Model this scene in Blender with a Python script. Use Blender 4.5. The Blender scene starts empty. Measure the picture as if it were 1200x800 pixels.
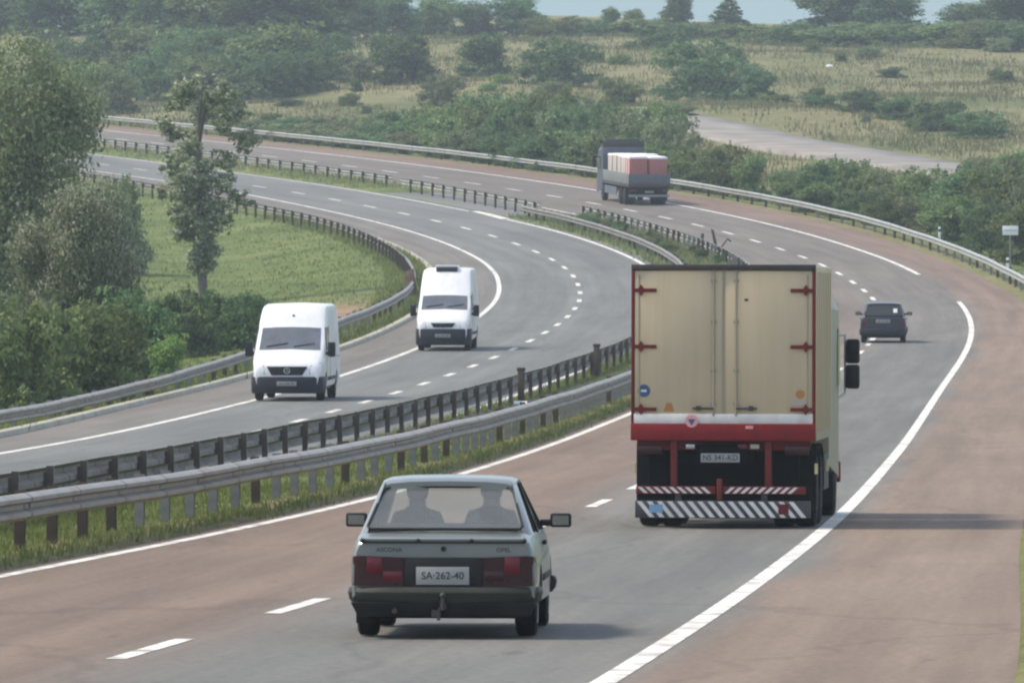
import bpy, bmesh, math, random
import numpy as np
from mathutils import Vector, Matrix
C = bpy.context.scene.collection
rng = np.random.default_rng(7)
random.seed(7)
R = math.radians
EYE = 10.6           # eye height above the lowest point of the road

# ------------------------------------------------------------------ road layout (plan: X right, Y away; metres)
def hermite(KX, KV):
    KX = np.array(KX, float); KV = np.array(KV, float); m = np.gradient(KV, KX)
    def fn(x):
        x = np.clip(np.asarray(x, float), KX[0]-400, KX[-1]+900)
        i = np.clip(np.searchsorted(KX, x)-1, 0, len(KX)-2)
        h = KX[i+1]-KX[i]; t = (x-KX[i])/h; tc = np.clip(t, 0, 1)
        v = (2*tc**3-3*tc**2+1)*KV[i]+(tc**3-2*tc**2+tc)*h*m[i]+(-2*tc**3+3*tc**2)*KV[i+1]+(tc**3-tc**2)*h*m[i+1]
        return v+np.where(t < 0, t*h*m[i], 0)+np.where(t > 1, (t-1)*h*m[i+1], 0)
    return fn
_zr = hermite([-60, 0, 20, 40, 73.5, 113.6, 150, 190, 232, 275, 312, 345, 380, 413, 434, 456, 478, 500, 520, 560, 620, 700, 800, 900, 1000],
              [-1.4, -2.5, -3.1, -3.9, -5.07, -6.36, -7.4, -8.45, -9.35, -10.0, -10.35, -10.5, -10.47, -10.2, -9.98, -9.67, -9.32, -8.93, -8.55, -7.8, -6.8, -5.7, -4.6, -3.6, -2.6])
def ZR(Y): return _zr(Y)+EYE
def ZRs(Y): return float(ZR(Y+.5)-ZR(Y-.5))
RCo = hermite(list(range(40, 720, 20)),
   [-1.26, .36, 1.86, 3.26, 4.6, 5.87, 7.11, 8.34, 9.56, 10.8, 12.08, 13.42, 14.78, 16.08, 17.24, 18.17, 18.8, 19.0, 18.8, 18.1, 16.85, 15.0, 12.5, 9.35, 5.55,
    1.2, -3.6, -8.7, -14.1, -19.6, -25.1, -30.6, -35.9, -41.1])
_lcd = hermite([0, 160, 180, 200, 220, 240, 260, 280, 300, 320, 340, 360, 380, 400, 420, 440, 460, 480, 500, 520, 540, 560, 580, 700],
   [14.5, 14.5, 14.5, 14.65, 14.85, 15.0, 15.18, 15.4, 15.6, 15.76, 15.87, 15.96, 16.03, 16.12, 16.35, 16.72, 17.25, 17.9, 18.55, 19.1, 19.8, 20.5, 20.9, 20.9])
def LCd(Y): return RCo(Y)-_lcd(Y)
_lco = hermite([0, 200, 260, 330, 420, 480, 700], [3.1, 3.05, 3.2, 3.5, 3.55, 3.6, 3.9])
def LCo(Y): return LCd(Y)-_lco(Y)
_lci = hermite([0, 200, 300, 400, 470, 500, 700], [3.4, 3.4, 3.8, 3.95, 4.3, 4.4, 4.6])
def LCi(Y): return LCd(Y)+_lci(Y)
_rcd = hermite([0, 70, 90, 120, 200, 410, 440, 470, 505, 540, 700], [4.3, 4.25, 4.05, 3.85, 3.7, 3.7, 3.92, 4.15, 4.55, 5.0, 5.2])
def RCd(Y): return RCo(Y)-_rcd(Y)
_rci = hermite([0, 70, 93, 111, 135, 200, 300, 407, 430, 446, 500, 540, 700], [8.9, 8.6, 8.3, 7.88, 7.42, 7.25, 7.3, 7.45, 7.65, 7.9, 8.8, 9.7, 10.0])
def RCi(Y): return RCo(Y)-_rci(Y)
_kerb = hermite([0, 182, 217, 254, 300, 335, 480, 700], [4.9, 4.95, 5.5, 5.72, 5.8, 6.0, 6.6, 7.])
def KERB(Y): return LCd(Y)-_kerb(Y)
_rlo = hermite([0, 182, 200, 265, 300, 360, 415, 461, 480, 700], [5.7, 5.8, 5.95, 6.5, 6.85, 7.1, 8.0, 8.5, 9.2, 9.6])
def RLO(Y): return LCd(Y)-_rlo(Y)
def RMR(Y): return RCi(Y)-.85
def RML(Y):
    Y = np.asarray(Y, float); w = np.clip((Y-190)/110, 0, 1)
    return (1-w)*(RCo(Y)-10.85)+w*(LCi(Y)+.95)
_she = hermite([0, 65, 102, 140, 300, 350, 420, 470, 700], [3.6, 3.1, 2.68, 2.6, 2.6, 2.75, 2.8, 3.5, 3.5])
def RSH(Y): return RCo(Y)+_she(Y)
def RRO(Y): return RSH(Y)+.5
def ss(t): t = np.clip(t, 0, 1); return t*t*(3-2*t)
def nz(X, Y, s, ph=0.):
    return (np.sin(X/s+1.3*ph)*np.cos(Y/s*.8+2.1*ph)+.6*np.sin(X/s*2.1-Y/s*1.3+ph)+.35*np.cos(X/s*3.7+Y/s*2.9-ph))/1.95
def GZ(X, Y):
    """height of the land at X, Y"""
    X = np.asarray(X, float); Y = np.asarray(Y, float)
    z = ZR(np.minimum(Y, 1000))-np.maximum(Y-1000, 0)*.03
    dl = KERB(Y)-X; dr = X-RSH(Y)
    near = 1-ss((Y-220)/80)
    zl = -.35*near*ss(dl/1.)-.8*ss((dl-1.5)/9)+.25*nz(X, Y, 11)*ss((dl-3)/8)
    hill = 6.2*ss((Y-560)/450)*ss(dr/60)
    zr = -.5*ss((dr-1)/4)+hill+(.35+.9*ss((Y-600)/120))*nz(X, Y, 23, 1.)*ss((dr-3)/20)
    return z+np.where(dl > 0, zl, 0)+np.where(dr > 0, zr, 0)

# ------------------------------------------------------------------ materials
MATS = {}
def newmat(name):
    m = bpy.data.materials.new(name); m.use_nodes = True; MATS[name] = m
    nt = m.node_tree; b = nt.nodes['Principled BSDF']
    return m, nt, b, nt.nodes.new, nt.links.new
def mat(name, col, rough=.5, metal=0., var=.12, scale=6., dirt=None, dirt_amt=.4, dirt_scale=2.5, bump=0., coat=0., spec=.5, streak=0, seam=0):
    m, nt, b, N, Lk = newmat(name)
    tc = N('ShaderNodeTexCoord')
    n = N('ShaderNodeTexNoise'); n.inputs['Scale'].default_value = scale; n.inputs['Detail'].default_value = 5
    Lk(tc.outputs['Object'], n.inputs['Vector'])
    r = N('ShaderNodeMapRange'); r.inputs[1].default_value = .25; r.inputs[2].default_value = .75
    r.inputs[3].default_value = 1-var; r.inputs[4].default_value = 1+var
    Lk(n.outputs['Fac'], r.inputs[0])
    mul = N('ShaderNodeMix'); mul.data_type = 'RGBA'; mul.blend_type = 'MULTIPLY'; mul.inputs[0].default_value = 1
    mul.inputs[6].default_value = (*col, 1); Lk(r.outputs[0], mul.inputs[7])
    out = mul.outputs[2]
    if dirt:
        n2 = N('ShaderNodeTexNoise'); n2.inputs['Scale'].default_value = dirt_scale; n2.inputs['Detail'].default_value = 7
        n2.inputs['Roughness'].default_value = .65
        if streak:
            mp = N('ShaderNodeMapping'); mp.inputs['Scale'].default_value = (streak, 1, .16); Lk(tc.outputs['Object'], mp.inputs[0]); Lk(mp.outputs[0], n2.inputs['Vector'])
        else: Lk(tc.outputs['Object'], n2.inputs['Vector'])
        r2 = N('ShaderNodeMapRange'); r2.inputs[1].default_value = .42; r2.inputs[2].default_value = .72
        r2.inputs[4].default_value = dirt_amt
        Lk(n2.outputs['Fac'], r2.inputs[0])
        mx = N('ShaderNodeMix'); mx.data_type = 'RGBA'; mx.inputs[7].default_value = (*dirt, 1)
        Lk(r2.outputs[0], mx.inputs[0]); Lk(out, mx.inputs[6]); out = mx.outputs[2]
    if seam:      # lap joints of the rail lengths
        sx = N('ShaderNodeSeparateXYZ'); Lk(tc.outputs['Object'], sx.inputs[0])
        md = N('ShaderNodeMath'); md.operation = 'WRAP'; md.inputs[1].default_value = 0; md.inputs[2].default_value = seam; Lk(sx.outputs[1], md.inputs[0])
        lt = N('ShaderNodeMath'); lt.operation = 'LESS_THAN'; lt.inputs[1].default_value = .16; Lk(md.outputs[0], lt.inputs[0])
        mq = N('ShaderNodeMix'); mq.data_type = 'RGBA'; mq.blend_type = 'MULTIPLY'; mq.inputs[7].default_value = (.42, .36, .32, 1)
        Lk(lt.outputs[0], mq.inputs[0]); Lk(out, mq.inputs[6]); out = mq.outputs[2]
    Lk(out, b.inputs['Base Color'])
    rr = N('ShaderNodeMapRange'); rr.inputs[3].default_value = max(.02, rough-.08); rr.inputs[4].default_value = min(1, rough+.08)
    Lk(n.outputs['Fac'], rr.inputs[0]); Lk(rr.outputs[0], b.inputs['Roughness'])
    b.inputs['Metallic'].default_value = metal; b.inputs['Coat Weight'].default_value = coat
    b.inputs['Specular IOR Level'].default_value = spec
    if bump:
        bp = N('ShaderNodeBump'); bp.inputs['Strength'].default_value = bump; bp.inputs['Distance'].default_value = .02
        Lk(n.outputs['Fac'], bp.inputs['Height']); Lk(bp.outputs[0], b.inputs['Normal'])
    return m
DUST = (.23, .19, .15)
mat('silver_paint', (.175, .192, .180), .36, .3, .05, 3, DUST, .22, 1.6, coat=.3)
mat('white_paint', (.70, .70, .69), .35, 0, .03, 3, DUST, .22, 1.6, coat=.3, streak=1.6)
mat('navy_paint', (.012, .014, .028), .35, 0, .1, 3, DUST, .06, 2, coat=.2)
mat('black_plastic', (.012, .0125, .012), .6, 0, .2, 8, DUST, .05, 3, spec=.25)
mat('grey_plastic', (.026, .029, .023), .6, 0, .15, 8, DUST, .07, 3, spec=.25)
mat('van_plastic', (.013, .015, .022), .6, 0, .15, 8, DUST, .05, 3, spec=.25)
mat('rubber', (.010, .009, .009), .85, 0, .25, 14, DUST, .06, 4, spec=.2)
mat('wheel_metal', (.33, .33, .32), .45, .6, .1, 8, (.06, .05, .045), .5, 6)
mat('dark_steel', (.04, .036, .034), .6, .2, .25, 6, (.10, .06, .04), .4, 4)
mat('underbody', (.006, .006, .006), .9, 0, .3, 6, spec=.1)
mat('cream_panel', (.47, .375, .235), .5, 0, .05, 1.2, (.30, .22, .13), .22, 3.2, streak=2.2)
mat('cab_cream', (.28, .25, .18), .45, 0, .06, 1.2, DUST, .3, 1.1)
mat('red_paint', (.19, .008, .010), .55, 0, .18, 4, (.08, .015, .012), .45, 3, spec=.25)
mat('rust_red', (.14, .018, .014), .65, 0, .2, 7, (.07, .02, .014), .5, 5, spec=.25)
mat('white_stripe', (.62, .60, .56), .55, 0, .08, 5, (.3, .24, .2), .4, 4)
mat('black_stripe', (.03, .03, .033), .6, 0, .1, 5, DUST, .2, 4)
mat('plate_white', (.27, .275, .255), .5, 0, .05, 9, DUST, .25, 9)
mat('ink', (.03, .03, .035), .6)
mat('tail_dark', (.030, .0035, .005), .3, 0, .1, 9, coat=.1, spec=.3)
mat('tail_red', (.105, .005, .010), .3, 0, .1, 9, coat=.1, spec=.3)
mat('lamp_clear', (.34, .37, .36), .12, .3, .05, 8, coat=.6)
mat('lamp_amber', (.55, .22, .03), .25, 0, .05, 8, coat=.5)
mat('sticker_blue', (.03, .07, .16), .5); mat('sticker_orange', (.36, .15, .04), .5); mat('sticker_grey', (.34, .30, .25), .5)
mat('sticker_pink', (.62, .28, .27), .5); mat('reflector_blue', (.16, .28, .40), .4); mat('reflector_yellow', (.65, .55, .3), .4)
mat('blue_cab', (.018, .032, .052), .4, 0, .1, 2, DUST, .1, 2, coat=.3)
mat('slate_panel', (.075, .092, .112), .6, 0, .1, 2, DUST, .2, 2)
mat('bed_panel', (.19, .21, .20), .6, 0, .1, 2, DUST, .4, 2)
mat('brick_load', (.34, .12, .105), .8, 0, .2, 9, (.42, .2, .15), .5, 5)
mat('tan_wrap', (.36, .29, .23), .55, 0, .12, 3, (.3, .2, .14), .4, 3)
mat('white_wrap', (.82, .79, .77), .4, 0, .06, 4)
mat('pallet_wood', (.24, .17, .10), .8, 0, .2, 8)
mat('seat_fabric', (.07, .07, .075), .9, 0, .15, 12)
mat('skin', (.42, .25, .18), .6, 0, .05, 12); mat('hair', (.035, .026, .020), .7); mat('shirt_blue', (.06, .065, .10), .9, 0, .1, 12); mat('shirt_white', (.46, .47, .52), .9, 0, .1, 12)
mat('galvanised', (.27, .258, .232), .55, .3, .16, 1.6, (.17, .115, .085), .65, 1.3, seam=4.)
mat('weathered_rail', (.19, .178, .158), .65, .1, .2, 1.6, (.10, .07, .055), .6, 1.3, seam=4.)
mat('pale_galvanised', (.33, .345, .31), .5, .2, .12, 1.6, (.24, .20, .155), .5, .9, seam=4.3)
mat('post_grey', (.22, .215, .20), .65, .2, .2, 5, (.10, .075, .055), .5, 4)
mat('post_rust', (.065, .045, .032), .8, 0, .25, 6, (.12, .06, .035), .5, 5)
mat('concrete_kerb', (.36, .34, .27), .9, 0, .15, 2.5, (.14, .14, .08), .6, .7, bump=.3)
mat('bark', (.10, .085, .065), .9, 0, .3, 9, bump=.5)
mat('sign_white', (.74, .75, .74), .5, 0, .03, 4)
mat('rail_bend_rust', (.11, .06, .045), .8, 0, .2, 5, (.3, .2, .1), .5, 3)
mat('stone_white', (.75, .74, .70), .8, 0, .1, 4)

def glass_mat(name, tint, dust, rough=.03, dustcol=(.55, .56, .52)):
    m, nt, b, N, Lk = newmat(name)
    out = nt.nodes['Material Output']
    tr = N('ShaderNodeBsdfTransparent'); tr.inputs[0].default_value = (*tint, 1)
    gl = N('ShaderNodeBsdfGlossy'); gl.inputs['Roughness'].default_value = rough
    fr = N('ShaderNodeFresnel'); fr.inputs['IOR'].default_value = 1.62
    ge = N('ShaderNodeNewGeometry'); iv = N('ShaderNodeMath'); iv.operation = 'SUBTRACT'; iv.inputs[0].default_value = 1; Lk(ge.outputs['Backfacing'], iv.inputs[1])
    fm = N('ShaderNodeMath'); fm.operation = 'MULTIPLY'; Lk(fr.outputs[0], fm.inputs[0]); Lk(iv.outputs[0], fm.inputs[1])
    mx = N('ShaderNodeMixShader'); Lk(fm.outputs[0], mx.inputs[0]); Lk(tr.outputs[0], mx.inputs[1]); Lk(gl.outputs[0], mx.inputs[2])
    df = N('ShaderNodeBsdfDiffuse'); df.inputs[0].default_value = (*dustcol, 1)
    tc = N('ShaderNodeTexCoord'); n = N('ShaderNodeTexNoise'); n.inputs['Scale'].default_value = 3; n.inputs['Detail'].default_value = 4
    Lk(tc.outputs['Object'], n.inputs['Vector'])
    mr = N('ShaderNodeMapRange'); mr.inputs[1].default_value = .3; mr.inputs[2].default_value = .7
    mr.inputs[3].default_value = dust*.85; mr.inputs[4].default_value = dust*1.15; Lk(n.outputs['Fac'], mr.inputs[0])
    m2 = N('ShaderNodeMixShader'); Lk(mr.outputs[0], m2.inputs[0]); Lk(mx.outputs[0], m2.inputs[1]); Lk(df.outputs[0], m2.inputs[2])
    Lk(m2.outputs[0], out.inputs['Surface'])
    return m
glass_mat('car_glass', (.92, .94, .92), .075)
glass_mat('tinted_glass', (.25, .27, .28), .05)
mat('dark_glass', (.085, .092, .10), .08, 0, .2, 2, (.16, .17, .19), .35, 1.5, coat=.6)
mat('mirror_glass', (.30, .31, .31), .05, 1)

def road_mat(name, zones, far=None):
    """asphalt whose colour depends on the lane (metres from the outer line), with wear along the road"""
    m, nt, b, N, Lk = newmat(name)
    uv = N('ShaderNodeUVMap'); uv.uv_map = 'UVMap'
    sep = N('ShaderNodeSeparateXYZ'); Lk(uv.outputs[0], sep.inputs[0])
    # wobble of the lane boundary
    w = N('ShaderNodeTexNoise'); w.inputs['Scale'].default_value = .06; Lk(uv.outputs[0], w.inputs['Vector'])
    wa = N('ShaderNodeMath'); wa.operation = 'MULTIPLY_ADD'; wa.inputs[1].default_value = 1.4; Lk(w.outputs['Fac'], wa.inputs[0]); Lk(sep.outputs[0], wa.inputs[2])
    mr = N('ShaderNodeMapRange'); mr.inputs[1].default_value = -12+.7; mr.inputs[2].default_value = 6+.7; Lk(wa.outputs[0], mr.inputs[0])
    cr = N('ShaderNodeValToRGB'); el = cr.color_ramp.elements
    zs = sorted(zones)
    el[0].position = (zs[0][0]+12)/18; el[0].color = (*zs[0][1], 1)
    el[1].position = (zs[-1][0]+12)/18; el[1].color = (*zs[-1][1], 1)
    for x, c in zs[1:-1]:
        e = el.new((x+12)/18); e.color = (*c, 1)
    Lk(mr.outputs[0], cr.inputs[0]); base = cr.outputs[0]
    if far:      # the resurfaced stretch further on
        c2 = N('ShaderNodeValToRGB'); e2 = c2.color_ramp.elements; e2[0].position = 12.0/18; e2[0].color = (*far[0], 1); e2[1].position = 12.9/18; e2[1].color = (*far[1], 1)
        Lk(mr.outputs[0], c2.inputs[0])
        vv = N('ShaderNodeMapRange'); vv.inputs[1].default_value = 300; vv.inputs[2].default_value = 440; Lk(sep.outputs[1], vv.inputs[0])
        xm = N('ShaderNodeMix'); xm.data_type = 'RGBA'; Lk(vv.outputs[0], xm.inputs[0]); Lk(base, xm.inputs[6]); Lk(c2.outputs[0], xm.inputs[7]); base = xm.outputs[2]
    def stretch(sx, sy, scale, detail=5):
        mp = N('ShaderNodeMapping'); mp.inputs['Scale'].default_value = (sx, sy, 1); Lk(uv.outputs[0], mp.inputs[0])
        n = N('ShaderNodeTexNoise'); n.inputs['Scale'].default_value = scale; n.inputs['Detail'].default_value = detail; n.inputs['Roughness'].default_value = .6
        Lk(mp.outputs[0], n.inputs['Vector']); return n
    def mult(src, fac_socket, lo, hi, a=.3, c=.7):
        r = N('ShaderNodeMapRange'); r.inputs[1].default_value = a; r.inputs[2].default_value = c; r.inputs[3].default_value = lo; r.inputs[4].default_value = hi
        Lk(fac_socket, r.inputs[0])
        x = N('ShaderNodeMix'); x.data_type = 'RGBA'; x.blend_type = 'MULTIPLY'; x.inputs[0].default_value = 1
        Lk(src, x.inputs[6]); Lk(r.outputs[0], x.inputs[7]); return x.outputs[2]
    c = mult(base, stretch(1.6, .035, 1).outputs['Fac'], .80, 1.16)
    c = mult(c, stretch(.35, .06, 1).outputs['Fac'], .88, 1.1)
    c = mult(c, stretch(9, 5, 1, 8).outputs['Fac'], .80, 1.17)
    c = mult(c, stretch(40, 30, 1, 2).outputs['Fac'], .9, 1.1)
    # transverse repair joints and long cracks
    wv = N('ShaderNodeTexVoronoi'); wv.feature = 'DISTANCE_TO_EDGE'
    mp = N('ShaderNodeMapping'); mp.inputs['Scale'].default_value = (.16, .03, 1); Lk(uv.outputs[0], mp.inputs[0])
    wn = stretch(.5, .2, 1, 6)
    va = N('ShaderNodeVectorMath'); va.operation = 'MULTIPLY_ADD'; va.inputs[1].default_value = (.35, .35, 0); Lk(wn.outputs['Color'], va.inputs[0]); Lk(mp.outputs[0], va.inputs[2])
    Lk(va.outputs[0], wv.inputs['Vector']); wv.inputs['Scale'].default_value = 1.0
    c = mult(c, wv.outputs['Distance'], .82, 1., 0., .012)
    pv = N('ShaderNodeTexVoronoi'); pv.distance = 'CHEBYCHEV'; mp2 = N('ShaderNodeMapping'); mp2.inputs['Scale'].default_value = (.27, .035, 1); Lk(uv.outputs[0], mp2.inputs[0]); Lk(mp2.outputs[0], pv.inputs['Vector']); pv.inputs['Scale'].default_value = 1.
    sc_ = N('ShaderNodeSeparateColor'); Lk(pv.outputs['Color'], sc_.inputs[0])
    c = mult(c, sc_.outputs[0], .93, 1.05, 0., 1.)
    st2 = stretch(3.2, .5, 1, 4)
    c = mult(c, st2.outputs['Fac'], .72, 1., .27, .36)
    Lk(c, b.inputs['Base Color']); b.inputs['Roughness'].default_value = .88; b.inputs['Specular IOR Level'].default_value = .3
    bp = N('ShaderNodeBump'); bp.inputs['Strength'].default_value = .25; bp.inputs['Distance'].default_value = .01
    Lk(stretch(60, 60, 1, 3).outputs['Fac'], bp.inputs['Height']); Lk(bp.outputs[0], b.inputs['Normal'])
RED = (.172, .122, .088); GREY = (.148, .142, .125); DRK = (.130, .126, .112); SHO = (.190, .140, .102); FAR = (.145, .126, .105)
road_mat('right_asphalt', [(-10, RED), (-4.6, RED), (-3.3, GREY), (-2.6, DRK), (-1.8, GREY), (-.8, DRK), (.0, GREY), (.5, SHO), (6, SHO)], (FAR, (.182, .125, .092)))
G2 = (.150, .152, .138)
road_mat('left_asphalt', [(-12, G2), (-8, G2), (-5.2, (.134, .136, .125)), (-3.5, G2), (-2, (.134, .137, .125)), (-.3, G2), (.5, (.150, .136, .116)), (5, (.160, .140, .115))])
def paint_mat():
    m, nt, b, N, Lk = newmat('road_paint')
    tc = N('ShaderNodeTexCoord'); n = N('ShaderNodeTexNoise'); n.inputs['Scale'].default_value = 2.2; n.inputs['Detail'].default_value = 9; n.inputs['Roughness'].default_value = .7
    Lk(tc.outputs['Object'], n.inputs['Vector'])
    cr = N('ShaderNodeValToRGB'); e = cr.color_ramp.elements; e[0].position = .36; e[0].color = (.26, .23, .20, 1); e[1].position = .53; e[1].color = (.66, .64, .58, 1)
    Lk(n.outputs['Fac'], cr.inputs[0]); Lk(cr.outputs[0], b.inputs['Base Color']); b.inputs['Roughness'].default_value = .8
paint_mat()

def ground_mat():
    m, nt, b, N, Lk = newmat('land')
    geo = N('ShaderNodeNewGeometry')
    def noise(s, det=6, vec=None, rough=.6):
        n = N('ShaderNodeTexNoise'); n.inputs['Scale'].default_value = s; n.inputs['Detail'].default_value = det; n.inputs['Roughness'].default_value = rough
        Lk(vec or geo.outputs['Position'], n.inputs['Vector']); return n.outputs['Fac']
    def ramp(src, stops):
        c = N('ShaderNodeValToRGB'); e = c.color_ramp.elements
        e[0].position, e[0].color = stops[0][0], (*stops[0][1], 1); e[1].position, e[1].color = stops[-1][0], (*stops[-1][1], 1)
        for p, col in stops[1:-1]:
            k = e.new(p); k.color = (*col, 1)
        Lk(src, c.inputs[0]); return c.outputs[0]
    def mix(f, a, c):
        x = N('ShaderNodeMix'); x.data_type = 'RGBA'; Lk(f, x.inputs[0]); Lk(a, x.inputs[6]); Lk(c, x.inputs[7]); return x.outputs[2]
    at = N('ShaderNodeAttribute'); at.attribute_name = 'zone'
    sp = N('ShaderNodeSeparateColor'); Lk(at.outputs['Color'], sp.inputs[0])
    green = ramp(noise(.14, 9, rough=.7), [(.3, (.080, .110, .034)), (.5, (.125, .160, .050)), (.7, (.19, .205, .080))])
    dry = ramp(noise(.05, 8), [(.32, (.080, .105, .040)), (.43, (.145, .150, .064)), (.54, (.215, .195, .100)), (.68, (.12, .14, .052))])
    earth = ramp(noise(.5), [(.3, (.24, .15, .10)), (.7, (.34, .25, .17))])
    c = mix(sp.outputs[0], green, dry)
    # bare soil patches on the hill
    pt = N('ShaderNodeMapRange'); pt.inputs[1].default_value = .60; pt.inputs[2].default_value = .70; Lk(noise(.035, 7), pt.inputs[0])
    mm = N('ShaderNodeMath'); mm.operation = 'MULTIPLY'; Lk(pt.outputs[0], mm.inputs[0]); Lk(sp.outputs[0], mm.inputs[1])
    m3 = N('ShaderNodeMath'); m3.operation = 'MAXIMUM'; Lk(mm.outputs[0], m3.inputs[0]); Lk(sp.outputs[1], m3.inputs[1])
    c = mix(m3.outputs[0], c, earth)
    x = N('ShaderNodeMix'); x.data_type = 'RGBA'; x.blend_type = 'MULTIPLY'; x.inputs[0].default_value = 1
    r = N('ShaderNodeMapRange'); r.inputs[1].default_value = .25; r.inputs[2].default_value = .75; r.inputs[3].default_value = .6; r.inputs[4].default_value = 1.35
    Lk(noise(1.1, 9, rough=.75), r.inputs[0]); Lk(c, x.inputs[6]); Lk(r.outputs[0], x.inputs[7])
    Lk(x.outputs[2], b.inputs['Base Color']); b.inputs['Roughness'].default_value = 1; b.inputs['Specular IOR Level'].default_value = .1
    bp = N('ShaderNodeBump'); bp.inputs['Strength'].default_value = .8; bp.inputs['Distance'].default_value = .25
    Lk(noise(1.6, 8, rough=.7), bp.inputs['Height']); Lk(bp.outputs[0], b.inputs['Normal'])
ground_mat()
def track_mat():
    m, nt, b, N, Lk = newmat('old_road')
    tc = N('ShaderNodeTexCoord'); n = N('ShaderNodeTexNoise'); n.inputs['Scale'].default_value = .25; n.inputs['Detail'].default_value = 7
    Lk(tc.outputs['Object'], n.inputs['Vector'])
    cr = N('ShaderNodeValToRGB'); e = cr.color_ramp.elements; e[0].position = .35; e[0].color = (.17, .150, .125, 1); e[1].position = .65; e[1].color = (.26, .235, .20, 1)
    Lk(n.outputs['Fac'], cr.inputs[0]); Lk(cr.outputs[0], b.inputs['Base Color']); b.inputs['Roughness'].default_value = .95
track_mat()
def leaf_mat(name, dark, mid, light):
    m, nt, b, N, Lk = newmat(name)
    at = N('ShaderNodeAttribute'); at.attribute_name = 'tone'
    oi = N('ShaderNodeObjectInfo')
    cr = N('ShaderNodeValToRGB'); e = cr.color_ramp.elements
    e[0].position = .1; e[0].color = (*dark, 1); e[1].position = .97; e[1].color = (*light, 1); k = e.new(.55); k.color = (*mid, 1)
    Lk(at.outputs['Fac'], cr.inputs[0])
    h = N('ShaderNodeHueSaturation'); Lk(cr.outputs[0], h.inputs['Color'])
    r1 = N('ShaderNodeMapRange'); r1.inputs[3].default_value = .478; r1.inputs[4].default_value = .522; Lk(oi.outputs['Random'], r1.inputs[0]); Lk(r1.outputs[0], h.inputs['Hue'])
    r2 = N('ShaderNodeMapRange'); r2.inputs[3].default_value = .75; r2.inputs[4].default_value = 1.25; Lk(oi.outputs['Random'], r2.inputs[0]); Lk(r2.outputs[0], h.inputs['Value'])
    Lk(h.outputs[0], b.inputs['Base Color']); b.inputs['Roughness'].default_value = .8; b.inputs['Specular IOR Level'].default_value = .1
    tl = N('ShaderNodeBsdfTranslucent'); Lk(h.outputs[0], tl.inputs[0])
    mx = N('ShaderNodeMixShader'); mx.inputs[0].default_value = .4; Lk(b.outputs[0], mx.inputs[1]); Lk(tl.outputs[0], mx.inputs[2])
    Lk(mx.outputs[0], nt.nodes['Material Output'].inputs['Surface'])
leaf_mat('leaves_dark', (.066, .115, .050), (.110, .178, .074), (.198, .264, .108))
leaf_mat('leaves_mid', (.094, .138, .053), (.156, .214, .079), (.276, .324, .138))
leaf_mat('leaves_olive', (.114, .146, .072), (.192, .228, .110), (.348, .360, .216))
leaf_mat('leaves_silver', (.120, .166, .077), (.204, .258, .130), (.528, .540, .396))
leaf_mat('leaves_fresh', (0.112, 0.176, 0.052), (0.205, 0.288, 0.084), (0.319, 0.386, 0.134))
leaf_mat('grass_green', (.105, .150, .042), (.190, .240, .070), (.33, .34, .16))
leaf_mat('grass_dry', (.105, .13, .05), (.175, .182, .080), (.29, .26, .14))

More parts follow.
